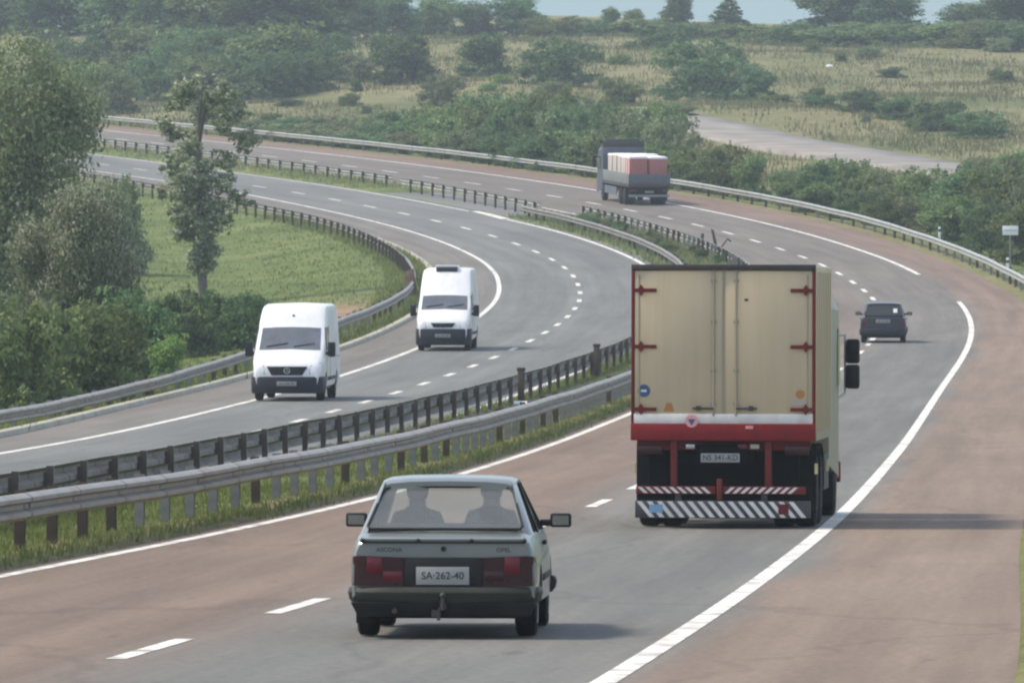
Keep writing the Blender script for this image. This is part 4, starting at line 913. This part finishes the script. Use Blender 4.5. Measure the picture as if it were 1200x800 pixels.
for i in range(5):
    for s in (-1, 1):
        y0 = .35+i*1.42
        p = thing('brick_pallet', 'pallet of red bricks in tan wrap topped with white sheet, on the flatbed truck', 'pallet', group='brick pallets on the flatbed truck')
        k = .02*random.uniform(-1, 1); hgt = 2.80+.08*random.random()-1.25
        G().box(-.52, .52, 0, 1.26, .0, .12).out('pallet_base', 'pallet_wood', p)
        G().box(-.53, .53, 0, 1.27, .125, hgt-.10).out('bricks', 'brick_load' if i == 0 else 'tan_wrap', p, bevel=.03)
        cs = G().box(-.545, .545, -.012, 1.30, hgt-.14, hgt).out('cover_sheet', 'white_wrap', p, bevel=.04)
        for q in (.3, .9):
            g = G(); e0 = .002
            g.hexa([(-.532-e0, q, .13), (.532+e0, q, .13), (.532+e0, q+.1, .13), (-.532-e0, q+.1, .13), (-.532-e0, q, hgt-.15), (.532+e0, q, hgt-.15), (.532+e0, q+.1, hgt-.15), (-.532-e0, q+.1, hgt-.15)])
            g.out('strap', 'white_wrap', p)
        p.matrix_world = FM @ Matrix.Translation((s*.58, y0, 1.254)) @ Matrix.Rotation(k, 4, 'Z')

# ------------------------------------------------------------------ small roadside things
def at(px, Y, dz=0.):
    x = (px-600)*Y/10000; return (x, Y, float(GZ(x, Y))+dz)
sg = thing('road_sign', 'small white sign on a thin post behind the right hand guardrail', 'sign', at(1184, 405))
sz = (270-60)  # sign stands about a metre and a half above the verge
top = EYE-sz*405/10000-sg.location.z
G().cyl((0, 0, -.3), (0, 0, top+.15), .035, 10).out('post', 'post_grey', sg)
G().box(-.37, .37, -.06, -.037, top-.22, top+.22).out('sign_board', 'sign_white', sg, bevel=.01)
G().box(-.33, .33, -.063, -.0605, top-.02, top+.02).out('sign_line', 'sticker_grey', sg)
for i, (px, Y, h, lab) in enumerate(((1181, 398, .75, 'short pale marker post in the verge below the small white sign'), (1101, 440, .95, 'pale marker post standing in the bushes behind the right hand guardrail'))):
    m_ = thing('marker_post', lab, 'marker post', at(px, Y))
    G().box(-.06, .06, -.05, .05, -.2, h).out('post', 'sign_white', m_, bevel=.02); G().box(-.062, .062, -.055, -.051, h-.25, h-.12).out('reflector', 'tail_dark', m_)
rb = thing('rail_bend_panel', 'added rust brown panel for the guardrail bend seen end on, beside the farther van', 'board', (float(RLO(362))+.1, 362, float(ZR(362))))  # added panel standing in for the rusty rail bend seen end-on
G().hexa([(-.28, -.03, .05), (.16, -.03, .0), (.16, .03, .0), (-.28, .03, .05), (-.40, .12, 1.15), (-.02, .12, 1.3), (-.02, .16, 1.3), (-.40, .16, 1.15)]).out('panel', 'rail_bend_rust', rb, bevel=.01)
G().cyl((-.1, .16, -.2), (-.14, .16, 1.0), .04, 8).out('post', 'post_rust', rb)
for px, Y, h, lean, lab in ((842, 425, 1.25, .3, 'dark broken post leaning in the median just above the box truck roof'), (821, 428, .95, -.12, 'short dark stump of a post in the median, left of the leaning post')):
    m_ = thing('broken_post', lab, 'post', at(px, Y))
    G().hexa([(-.1, -.08, -.2), (.1, -.08, -.2), (.1, .08, -.2), (-.1, .08, -.2), (-.08-lean, -.06, h), (.06-lean, -.06, h-.08), (.06-lean, .06, h-.05), (-.08-lean, .06, h)]).out('post', 'post_rust', m_, bevel=.01)
    if lean > 0: G().tube([(.1, 0, .25), (.45, 0, .75), (.62, 0, .60)], .04, 6).out('bent_bar', 'post_rust', m_)
ms = G().hexa([(-.30, -.35, -.05), (.30, -.30, -.05), (.28, .35, -.05), (-.32, .3, -.05), (-.28, -.33, .12), (.28, -.28, .10), (.26, .33, .12), (-.30, .28, .14)]).out('concrete_slab', 'stone_white', bevel=.02)
ms.location = (float(RML(216))+.55, 216, float(GZ(float(RML(216))+.55, 216))+.04); tag(ms, 'pale concrete slab lying in the median grass between the two guardrails', 'slab')
for Y, h, lab in ((218, 1.0, 'dark marker post at the median guardrail right above the pale slab'), (252, 1.05, 'dark marker post at the median guardrail close to the left edge of the box truck')):
    m_ = thing('marker_post', lab, 'marker post', (float(RML(Y))+.3, Y, float(ZR(Y))))
    G().box(-.09, .09, -.05, .05, -.3, h-.1).out('post', 'post_rust', m_, bevel=.01); G().box(-.11, .11, -.055, .055, h-.095, h).out('cap', 'dark_steel', m_, bevel=.01)
sb = G(); sb.ball((0, 0, .12), .32, 1.15, .7, .55); o = sb.out('marker_stone', 'stone_white'); o.location = at(972, 800, .0); tag(o, 'white painted stone lying in the grass of the hillside field', 'stone')

# ------------------------------------------------------------------ vegetation
def leafcloud(name, lobes, n, leaf, seed, m='leaves_mid', shell=.55, droop=0., pale=0., aspect=1.5):
    """leaves in clumps through the volume of the lobes; object space unit: metres for a crown about 1 high, base at 0"""
    r = np.random.default_rng(seed)
    L = np.array(lobes, float); vol = L[:, 3]*L[:, 4]*L[:, 5]; vol = vol**.75; vol /= vol.sum()
    P = []; O = []; T = []
    for k, l in enumerate(L):
        cnt = int(n*vol[k]); nt = max(8, cnt//26)
        d = r.normal(size=(nt, 3)); d /= np.linalg.norm(d, axis=1)[:, None]; rad = r.uniform(shell, 1, nt)**.6
        # bumpy outline
        rad *= .82+.3*np.sin(d[:, 0]*5+seed+k)*np.sin(d[:, 1]*6+k*2)*np.cos(d[:, 2]*5-k)+.12*r.normal(size=nt)
        tw = l[:3]+d*rad[:, None]*l[3:6]; tone = r.uniform(.15, .8, nt)
        ti = r.integers(0, nt, cnt); sp = np.min(l[3:6])*.17
        off = r.normal(size=(cnt, 3))*sp*[1, 1, .75]
        P.append(tw[ti]+off); O.append(d[ti]); T.append(np.clip(tone[ti]+r.normal(size=cnt)*.13, 0, .93))
    P = np.concatenate(P); O = np.concatenate(O); T = np.concatenate(T); n = len(P)
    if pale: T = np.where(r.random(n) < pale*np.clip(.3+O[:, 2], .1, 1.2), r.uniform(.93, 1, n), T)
    nr = O*.7+r.normal(size=(n, 3))*.6+[0, 0, .35]; nr /= np.linalg.norm(nr, axis=1)[:, None]
    u = np.cross(nr, r.normal(size=(n, 3))); u /= np.linalg.norm(u, axis=1)[:, None]; v = np.cross(nr, u)
    s = leaf*r.uniform(.55, 1.3, n)[:, None]
    V = np.stack([P-u*s*aspect/2, P+v*s*.4, P+u*s*aspect/2, P-v*s*.4], 1).reshape(-1, 3)
    F = np.arange(4*n).reshape(n, 4)
    return raw_mesh(name, V, F, m, attr=('tone', np.repeat(T, 4)))
def rl(seed, k, cx, cz, rx, rz, spread, size=(.45, .7)):
    r = random.Random(seed); out = [(0, 0, cz, rx*.62, rx*.62, rz*.7)]
    for i in range(k):
        a = 2*math.pi*i/k+r.uniform(-.4, .4); e = r.uniform(-.75, .95); q = r.uniform(*size)
        out.append((math.cos(a)*rx*spread*math.sqrt(max(.1, 1-e*e*.7)), math.sin(a)*rx*spread*math.sqrt(max(.1, 1-e*e*.7)), cz+e*rz*.62, rx*q, rx*q, rz*q*.85))
    return out
PROTO = {}
def proto(key, lobes, n, leaf, seed, trunk=None, **k):
    o = leafcloud(key+'_crown', lobes, n, leaf, seed, **k); C.objects.unlink(o)
    zs = np.empty(len(o.data.vertices)*3, np.float32); o.data.vertices.foreach_get('co', zs); zs = zs.reshape(-1, 3)
    lo, hi = np.percentile(zs, .7, 0), np.percentile(zs, 99.3, 0)
    PROTO[key] = (o.data, trunk, float(hi[0]-lo[0]), float(hi[2]))
    bpy.data.objects.remove(o)
# unit crowns: height about 1 (trees: crown over a trunk), width noted by proto()
SK = lambda w, z=.16: [(math.cos(i*1.05)*w, math.sin(i*1.05)*w, z+.04*(i % 2), w*.62, w*.62, z*1.1) for i in range(6)]
proto('bush_a', rl(1, 7, 0, .5, .55, .5, .62)+SK(.40), 9000, .040, 11)
proto('bush_b', rl(2, 8, 0, .48, .62, .46, .66)+SK(.46), 9000, .040, 12)
proto('bush_c', rl(3, 6, 0, .52, .48, .5, .58)+SK(.36), 9000, .040, 13)
proto('tree_a', rl(4, 9, 0, .60, .40, .42, .66)+SK(.26, .2), 13000, .030, 14, trunk=.45)
proto('tree_b', rl(5, 8, 0, .60, .36, .42, .64)+SK(.24, .2), 13000, .030, 15, trunk=.4)
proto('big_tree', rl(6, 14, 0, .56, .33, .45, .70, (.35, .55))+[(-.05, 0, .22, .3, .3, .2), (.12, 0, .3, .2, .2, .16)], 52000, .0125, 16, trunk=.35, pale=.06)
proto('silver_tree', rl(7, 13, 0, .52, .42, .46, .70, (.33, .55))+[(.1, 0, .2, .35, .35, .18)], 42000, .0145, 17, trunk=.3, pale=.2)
pl = []
_r = random.Random(5)
for i in range(58):
    t = i/57; z = .17+.80*t; w = .155*(math.sin(math.pi*min(1, .12+.95*(1-t)))**.7)+.02; a = _r.uniform(0, 6.28); rr = w*math.sqrt(_r.uniform(.02, 1)); k = _r.uniform(.026, .055)
    pl.append((math.cos(a)*rr, math.sin(a)*rr, z, k*1.15, k*1.15, k*1.35))
pl += [(-.10, 0, .93, .055, .055, .05), (-.14, 0, .86, .06, .05, .05), (.10, 0, .96, .055, .05, .045), (.13, 0, .88, .06, .05, .06), (0, 0, .40, .11, .11, .12), (.02, 0, .55, .10, .10, .12), (-.15, .0, .46, .06, .05, .05)]
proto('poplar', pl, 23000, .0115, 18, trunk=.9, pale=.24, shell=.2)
cn = [(0, 0, .12+.11*i, .30*(1-i/8.5), .30*(1-i/8.5), .09) for i in range(8)]
proto('spruce', cn, 9000, .03, 19, trunk=.5)
NEARM = {}
def plant(kind, px, Y, wpx, ytop, m, label, name=None, cat=None, group=None, single=None, dz=0.):
    me, tr, w0, h0 = PROTO[kind]
    x = (px-600)*Y/10000; z = float(GZ(x, Y)); zt = EYE-(ytop-60)*Y/10000; h = max(.6, zt-z); w = wpx*Y/10000
    isb = kind.startswith('bush')
    name = name or ('bush' if isb else {'poplar': 'poplar_tree', 'spruce': 'spruce_tree'}.get(kind, 'tree')); cat = cat or ('bush' if isb else 'tree')
    sx, sz = w/w0, h/h0; rz = random.uniform(-.5, .5)+random.choice([0, math.pi])
    if isb:
        o = bpy.data.objects.new(name, me); C.objects.link(o); o.location = (x, Y, z-.05*h+dz); o.rotation_euler = (0, 0, rz); o.scale = (sx, sx, sz)
        o.material_slots[0].link = 'OBJECT'; o.material_slots[0].material = MATS[m]
        return tag(o, label, cat, group)
    r = thing(name, label, cat, (x, Y, z), (0, 0, rz), group)
    c = bpy.data.objects.new('crown', me); C.objects.link(c); c.parent = r; c.scale = (sx, sx, sz); c.material_slots[0].link = 'OBJECT'; c.material_slots[0].material = MATS[m]
    g = G(); hh = h*(tr if kind != 'poplar' else .88); b = max(.08, h*.022)
    bend = random.uniform(-.03, .03)*h
    pts = [(0, 0, -.3), (bend*.4, 0, hh*.33), (bend, bend*.3, hh*.66), (bend*.8, 0, hh)]
    for i in range(3): g.cyl(pts[i], pts[i+1], b*(1.15-.3*i), 9, b*(1.15-.3*(i+1)))
    rr = random.Random(int(px+Y))
    for i in range(7):
        a = rr.uniform(0, 6.28); z0 = hh*rr.uniform(.55, .98); q = w*.33*rr.uniform(.6, 1.1)
        g.cyl((bend*.8, 0, z0), (math.cos(a)*q, math.sin(a)*q, z0+h*rr.uniform(.10, .28)), b*.4, 6, b*.12)
    g.out('trunk', 'bark', r, 60)
    return r
B = ['bush_a', 'bush_b', 'bush_c']
# left side, inside the bend
plant('big_tree', 20, 300, 198, 58, 'leaves_olive', 'tall broad olive green tree rising at the left edge above the shrubs')
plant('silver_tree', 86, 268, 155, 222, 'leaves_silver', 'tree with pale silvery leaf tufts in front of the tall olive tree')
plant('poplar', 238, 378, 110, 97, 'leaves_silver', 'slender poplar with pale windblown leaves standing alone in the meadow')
for kind, px, Y, w, yt, m, lab in (
    ('bush_b', 20, 222, 150, 345, 'leaves_mid', 'large green bush behind the left guardrail, lowest at the left edge'),
    ('bush_a', 100, 236, 130, 352, 'leaves_mid', 'rounded green bush behind the left guardrail below the silvery tree'),
    ('bush_c', 160, 262, 95, 338, 'leaves_dark', 'dark bush between the silvery tree and the small light green bush'),
    ('bush_b', 212, 290, 90, 338, 'leaves_dark', 'dark bush below the slender poplar, behind the left guardrail'),
    ('bush_a', 266, 296, 85, 340, 'leaves_dark', 'dark bush just behind the nearer white van, at the edge of the meadow'),
    ('bush_c', 197, 252, 50, 392, 'leaves_fresh', 'small light green bush close to the guardrail left of the nearer van'),
    ('bush_b', 60, 320, 120, 300, 'leaves_olive', 'olive bush filling the gap under the tall tree at the left edge'),
    ('bush_a', 140, 420, 70, 205, 'leaves_olive', 'pale olive bush at the top of the meadow left of the poplar'),
    ('bush_b', 318, 305, 60, 352, 'leaves_mid', 'low green bush peeping out above the roof of the nearer van')):
    plant(kind, px, Y, w, yt, m, lab)
# thicket behind the far guardrail
tops = [(285, 142), (330, 136), (400, 136), (470, 130), (540, 115), (600, 107), (660, 105), (720, 108), (775, 120), (800, 140), (822, 168)]
tx, ty = zip(*tops); rl_x = [300, 400, 500, 600, 690, 790, 830]; rl_y = [632, 607, 587, 562, 542, 517, 508]
for row, (dY, f) in enumerate(((10, .50), (22, .78), (36, 1.0))):
    for px in np.arange(288+row*11, 815, 27 if row else 25):
        px = px+random.uniform(-7, 7); Y = float(np.interp(px, rl_x, rl_y))+dY+random.uniform(-2, 4)
        yt = float(np.interp(px, tx, ty)); yb = 60-float(_zr(Y))*1e4/Y; t = yb-(yb-yt)*f*random.uniform(.82, 1.08)
        plant(random.choice(B), px, Y, random.uniform(58, 92), t, random.choice(['leaves_dark', 'leaves_mid', 'leaves_mid', 'leaves_dark', 'leaves_olive'] if px > 470 else ['leaves_dark', 'leaves_olive', 'leaves_mid']),
              'dense green bush of the long thicket behind the far guardrail', group='thicket behind the far guardrail')
# bushes behind the guardrail on the right
for i, (px, Y, w, yt) in enumerate(((818, 528, 60, 172), (850, 522, 66, 168), (880, 516, 44, 180))):
    plant(B[i], px, Y, w, yt, 'leaves_mid', 'green bush in the clump just right of the flatbed truck, behind the guardrail', group='clump right of the flatbed truck')
for i, (px, Y, w, yt) in enumerate(((938, 508, 70, 198), (972, 500, 78, 184), (1012, 496, 74, 188), (1052, 486, 78, 196), (1092, 478, 90, 196), (1135, 470, 90, 194), (1178, 460, 90, 192), (1222, 450, 80, 190),
                                 (960, 487, 60, 214), (1000, 478, 62, 222), (1042, 468, 70, 226), (1082, 460, 70, 232), (1122, 447, 82, 228), (1160, 434, 80, 236), (1204, 420, 84, 232), (1168, 500, 80, 182), (1205, 505, 90, 172))):
    plant(B[i % 3], px, Y, w, yt, ('leaves_mid', 'leaves_dark', 'leaves_mid', 'leaves_olive')[i % 4], 'tall green bush of the thicket behind the right hand guardrail bend', group='thicket on the right behind the guardrail')
# hillside bushes
for kind, px, Y, w, yt, m, lab in (
    ('bush_a', 475, 770, 78, 40, 'leaves_dark', 'round dark bush on the hillside above the left part of the long thicket'),
    ('bush_c', 566, 790, 62, 40, 'leaves_dark', 'upright dark bush on the hillside, next left of the broad round one'),
    ('bush_b', 655, 765, 98, 44, 'leaves_dark', 'broad round dark bush alone on the hillside straight above the flatbed truck'),
    ('bush_a', 775, 850, 85, 28, 'leaves_dark', 'dark bush under the skyline, above and left of the largest hillside bush'),
    ('bush_b', 822, 740, 115, 46, 'leaves_dark', 'largest dark bush on the hillside, above the pale side road'),
    ('bush_c', 885, 728, 50, 76, 'leaves_dark', 'smaller bush leaning against the right of the largest hillside bush'),
    ('bush_a', 963, 690, 44, 112, 'leaves_dark', 'leftmost bush of the row crossing the field above the pale side road'),
    ('bush_b', 1010, 680, 58, 105, 'leaves_dark', 'second bush from the left in the row crossing the field'),
    ('bush_c', 1052, 670, 52, 114, 'leaves_dark', 'middle bush of the row crossing the field above the side road'),
    ('bush_a', 1095, 655, 66, 118, 'leaves_dark', 'second bush from the right in the row crossing the field'),
    ('bush_b', 1146, 640, 76, 130, 'leaves_dark', 'rightmost bush of the row crossing the field, by the picture edge'),
    ('bush_a', 95, 745, 84, 72, 'leaves_mid', 'bluish green bush beyond the far bend, behind the top of the tall olive tree'),
    ('bush_c', 134, 735, 56, 78, 'leaves_mid', 'bush beyond the far bend, left of the poplar top'),
    ('bush_b', 56, 830, 56, 34, 'leaves_dark', 'small dark bush in the strip of pale grass at the upper left'),
    ('bush_a', 96, 815, 60, 44, 'leaves_dark', 'dark bush in front of the pale grass strip at the upper left'),
    ('bush_a', 250, 700, 60, 112, 'leaves_olive', 'olive bush behind the top of the poplar beyond the far bend'),
    ('bush_c', 420, 790, 50, 62, 'leaves_olive', 'pale olive bush on the dry slope left of the round dark bush'),
    ('bush_b', 520, 735, 60, 86, 'leaves_olive', 'low olive bush on the dry slope below the upright dark bush'),
    ('bush_c', 792, 672, 50, 122, 'leaves_mid', 'bush at the upper end of the pale side road, under the largest hillside bush'),
    ('bush_c', 725, 720, 60, 92, 'leaves_mid', 'low green bush between the broad round one and the largest one')):
    plant(kind, px, Y, w, yt-1, m, lab)
# wood at the upper left
for i, (px, Y, w, yt) in enumerate(((15, 930, 80, -14), (62, 915, 84, -8), (112, 920, 80, -4), (150, 880, 90, -18), (205, 870, 100, -24), (262, 860, 110, -26), (318, 850, 110, -22), (366, 870, 80, -12),
                                 (165, 822, 80, 30), (215, 806, 86, 36), (268, 796, 92, 34), (325, 790, 92, 30), (372, 800, 64, 40), (180, 780, 60, 66), (240, 768, 76, 66), (300, 765, 80, 62), (352, 770, 70, 62))):
    plant(('tree_a', 'tree_b')[i % 2] if yt < 20 else B[i % 3], px, Y, w*1.22, yt-3, ('leaves_dark', 'leaves_dark', 'leaves_mid')[i % 3], 'leafy green tree of the wood covering the hill at the upper left', name='tree', cat='tree', group='wood at the upper left')
# skyline
for kind, px, Y, w, yt, m, lab in (
    ('tree_a', 412, 920, 66, -12, 'leaves_dark', 'dark skyline tree at the right hand end of the upper left wood'),
    ('tree_b', 460, 930, 62, -4, 'leaves_dark', 'skyline tree straight above the round dark hillside bush'),
    ('tree_a', 510, 935, 60, -2, 'leaves_mid', 'mid green skyline tree above the upright dark bush, on its left'),
    ('tree_b', 556, 940, 56, 4, 'leaves_dark', 'skyline tree just left of the tallest dark one before the open sky'),
    ('tree_a', 606, 940, 66, -3, 'leaves_dark', 'tallest dark tree at the left end of the open sky gap'),
    ('tree_b', 715, 965, 24, 10, 'leaves_mid', 'tiny thin tree on the skyline, left of a matching one in the sky gap'),
    ('tree_a', 742, 965, 26, 12, 'leaves_mid', 'tiny thin tree on the skyline, between its twin and the lone taller tree'),
    ('tree_a', 794, 955, 38, -8, 'leaves_dark', 'lone taller tree standing out against the sky left of the spruce'),
    ('spruce', 853, 950, 54, -2, 'leaves_dark', 'spruce shaped tree alone against the sky'),
    ('tree_b', 978, 930, 84, -10, 'leaves_dark', 'large dark tree right of the sky gap, left half of the big pair'),
    ('tree_a', 1034, 928, 92, -12, 'leaves_dark', 'large dark tree beside the small sky notch, right half of the big pair'),
    ('tree_a', 1140, 905, 84, 6, 'leaves_dark', 'dark skyline tree right of the small sky notch'),
    ('tree_b', 1186, 880, 100, -14, 'leaves_dark', 'tallest dark tree at the upper right corner')):
    plant(kind, px, Y, w, yt, m, lab)
for i, (px, Y, w, yt) in enumerate(((652, 925, 60, 24), (690, 930, 60, 27), (745, 930, 70, 27), (900, 890, 70, 34), (940, 880, 70, 30), (985, 872, 80, 34), (1030, 868, 80, 30), (1075, 862, 80, 32), (1115, 858, 76, 30), (1155, 850, 80, 28), (1195, 845, 80, 30), (820, 915, 60, 32), (870, 905, 60, 32))):
    plant(B[i % 3], px, Y, w*1.3, yt-5, ('leaves_mid', 'leaves_dark', 'leaves_mid')[i % 3], 'bush of the hedge line running along the foot of the skyline trees', group='hedge line under the skyline')
# scrub dotted over the slope
for i in range(44):
    px = random.uniform(100, 1200); Y = random.uniform(640, 860)
    x = (px-600)*Y/10000
    if x-float(RSH(Y)) < 14: continue
    if 560 < Y < 700 and abs(x-float(np.interp(Y, [540, 600, 672], [36, 25, 11.5]))) < 8: continue
    yb = 60-(float(GZ(x, Y))-EYE)*1e4/Y
    plant(random.choice(B), px, Y, random.uniform(14, 34), yb-random.uniform(7, 17), random.choice(['leaves_olive', 'leaves_mid', 'leaves_fresh', 'leaves_dark']), 'low scrub bush dotted on the dry grass of the hillside', group='low scrub on the hillside')
# weeds in the median between the far rails
for i in range(26):
    Y = random.uniform(405, 474); x = random.uniform(float(RML(Y))+.5, float(RMR(Y))-.4); px = 600+x*1e4/Y
    yb = 60-float(_zr(Y))*1e4/Y
    plant(random.choice(B), px, Y, random.uniform(12, 26), yb-random.uniform(8, 17), random.choice(['leaves_dark', 'leaves_mid', 'leaves_olive']), 'leafy weed clump growing between the far median guardrails', name='weed_clump', cat='weed', group='weeds in the far median')

def tufts(name, X, Y, hmin, hmax, wid, m, label, blades=5, spread=.12):
    n = len(X); r = rng
    X = np.repeat(X, blades)+r.normal(size=n*blades)*spread; Y = np.repeat(Y, blades)+r.normal(size=n*blades)*spread; N_ = n*blades
    Z = GZ(X, Y)+.04
    h = r.uniform(hmin, hmax, N_); a = r.uniform(0, 2*np.pi, N_); w = wid*r.uniform(.6, 1.4, N_)
    lx, ly = r.normal(size=N_)*.28*h, r.normal(size=N_)*.28*h; dx, dy = np.cos(a)*w/2, np.sin(a)*w/2
    V = np.stack([np.stack([X-dx, Y-dy, Z-.05], 1), np.stack([X+dx, Y+dy, Z-.05], 1), np.stack([X+lx+dx*.3, Y+ly+dy*.3, Z+h], 1), np.stack([X+lx-dx*.3, Y+ly-dy*.3, Z+h*.96], 1)], 1).reshape(-1, 3)
    T = np.repeat(np.clip(np.repeat(r.uniform(.1, .85, n), blades)+r.normal(size=N_)*.12, 0, 1), 4)
    tag(raw_mesh(name, V, np.arange(4*N_).reshape(N_, 4), m, attr=('tone', T)), label, None, kind='stuff')
def band(n, y0, y1, fa, fb, bias=1.):
    Y = y0+(y1-y0)*rng.random(n)**bias; t = rng.random(n); return fa(Y)+(fb(Y)-fa(Y))*t, Y
X, Y = band(24000, 80, 300, lambda Y: RML(Y)-.4, lambda Y: RCi(Y)-.42, 1.3)
tufts('median_grass', X, Y, .03, .13, .022, 'grass_green', 'bright green grass between the two median guardrails')
X, Y = band(5000, 300, 478, lambda Y: LCi(Y)+.6, lambda Y: RCi(Y)-.4)
X2, Y2 = band(2500, 522, 740, lambda Y: LCi(Y)+.6, lambda Y: RCi(Y)-.4)
tufts('median_weeds', np.concatenate([X, X2]), np.concatenate([Y, Y2]), .08, .3, .06, 'grass_dry', 'rough grass and weeds of the far median', 5, .2)
X, Y = band(12000, 60, 440, lambda Y: RSH(Y)+.4, lambda Y: RSH(Y)+16, 1.2)
tufts('verge_grass', X, Y, .03, .13, .022, 'grass_green', 'green grass on the right hand verge')
X, Y = band(5000, 150, 480, lambda Y: KERB(Y)-2.4, lambda Y: KERB(Y)-.3)
tufts('kerb_grass', X, Y, .06, .25, .04, 'grass_green', 'grass growing between the kerb and the left guardrail')
X, Y = band(17000, 195, 560, lambda Y: KERB(Y)-34, lambda Y: KERB(Y)-2)
kp = np.exp(-((X+7.2)/1.8)**2-((Y-338)/22)**2) < .3+.3*rng.random(len(X))
tufts('meadow_grass', X[kp], Y[kp], .04, .13, .05, 'grass_green', 'green grass of the meadow inside the bend', 5, .22)
Yh = 480+420*rng.random(40000)**1.15; Xh = RSH(Yh)+3+rng.random(40000)*120
kp = nz(Xh, Yh, 9, 2.)+.5*rng.normal(size=40000) > -.25
kp &= ~((Yh > 540) & (Yh < 770) & (np.abs(Xh-np.interp(Yh, [540, 568, 600, 640, 672, 720, 780], [36, 30.5, 25, 18, 11.5, -4, -30])) < 5.2))
tufts('hillside_grass', Xh[kp], Yh[kp], .15, .5, .09, 'grass_dry', 'tall dry grass patches over the hillside', 5, .45)

# ------------------------------------------------------------------ air, sky, sun, camera
def haze():
    o = G().box(-420, 420, -75, 1520, -19, 26).out('haze', 'galvanised')
    m, nt, b, N, Lk = newmat('haze_air'); nt.nodes.remove(b)
    v = N('ShaderNodeVolumePrincipled'); v.inputs['Density'].default_value = HAZE; v.inputs['Color'].default_value = (.77, .87, .94, 1); v.inputs['Anisotropy'].default_value = .0
    Lk(v.outputs[0], nt.nodes['Material Output'].inputs['Volume'])
    o.data.materials.clear(); o.data.materials.append(m); tag(o, 'pale summer haze in the air', None, kind='stuff')
HAZE = .00021
haze()
SUN_EL, SUN_AZ = R(52), R(-86)       # azimuth measured from +Y towards +X: the sun stands to the left
w = bpy.data.worlds.new('World'); bpy.context.scene.world = w; w.use_nodes = True
nt = w.node_tree; sky = nt.nodes.new('ShaderNodeTexSky'); sky.sky_type = 'NISHITA'; sky.sun_disc = False
sky.sun_elevation = SUN_EL; sky.sun_rotation = SUN_AZ; sky.air_density = 1.0; sky.dust_density = .3; sky.ozone_density = 1.5
hs = nt.nodes.new('ShaderNodeHueSaturation'); hs.inputs['Saturation'].default_value = .60
nt.links.new(sky.outputs[0], hs.inputs['Color']); 
# a band of grey-blue summer haze low over the horizon
tcw = nt.nodes.new('ShaderNodeTexCoord'); spw = nt.nodes.new('ShaderNodeSeparateXYZ'); nt.links.new(tcw.outputs['Generated'], spw.inputs[0])
mrw = nt.nodes.new('ShaderNodeMapRange'); mrw.interpolation_type = 'SMOOTHSTEP'; mrw.inputs[1].default_value = .01; mrw.inputs[2].default_value = .22; nt.links.new(spw.outputs[2], mrw.inputs[0])
mxw = nt.nodes.new('ShaderNodeMix'); mxw.data_type = 'RGBA'; mxw.inputs[6].default_value = (1.30, 1.75, 1.90, 1)
nt.links.new(mrw.outputs[0], mxw.inputs[0]); nt.links.new(hs.outputs[0], mxw.inputs[7]); nt.links.new(mxw.outputs[2], nt.nodes['Background'].inputs[0]); nt.nodes['Background'].inputs[1].default_value = .15
sl = bpy.data.lights.new('Sun', 'SUN'); sl.energy = 2.15; sl.angle = R(10); sl.color = (1, .88, .71)
so = bpy.data.objects.new('Sun', sl); C.objects.link(so)
d = Vector((math.sin(SUN_AZ)*math.cos(SUN_EL), math.cos(SUN_AZ)*math.cos(SUN_EL), math.sin(SUN_EL)))
so.rotation_euler = (-d).to_track_quat('-Z', 'Y').to_euler(); so.location = (0, 60, 60)
cam = bpy.data.cameras.new('Camera'); cam.sensor_width = 36; cam.lens = 300; cam.clip_start = .5; cam.clip_end = 8000
co = bpy.data.objects.new('Camera', cam); C.objects.link(co); co.location = (0, 0, EYE); co.rotation_euler = (R(90)-math.atan(340/10000), 0, 0)
sc = bpy.context.scene; sc.camera = co
sc.render.engine = 'CYCLES'; sc.cycles.filter_width = 2.3; sc.cycles.use_denoising = True; sc.cycles.max_bounces = 6; sc.cycles.transparent_max_bounces = 12; sc.cycles.caustics_reflective = False; sc.cycles.caustics_refractive = False
sc.view_settings.view_transform = 'Standard'; sc.view_settings.look = 'None'; sc.view_settings.gamma = 1; sc.view_settings.exposure = 1.06
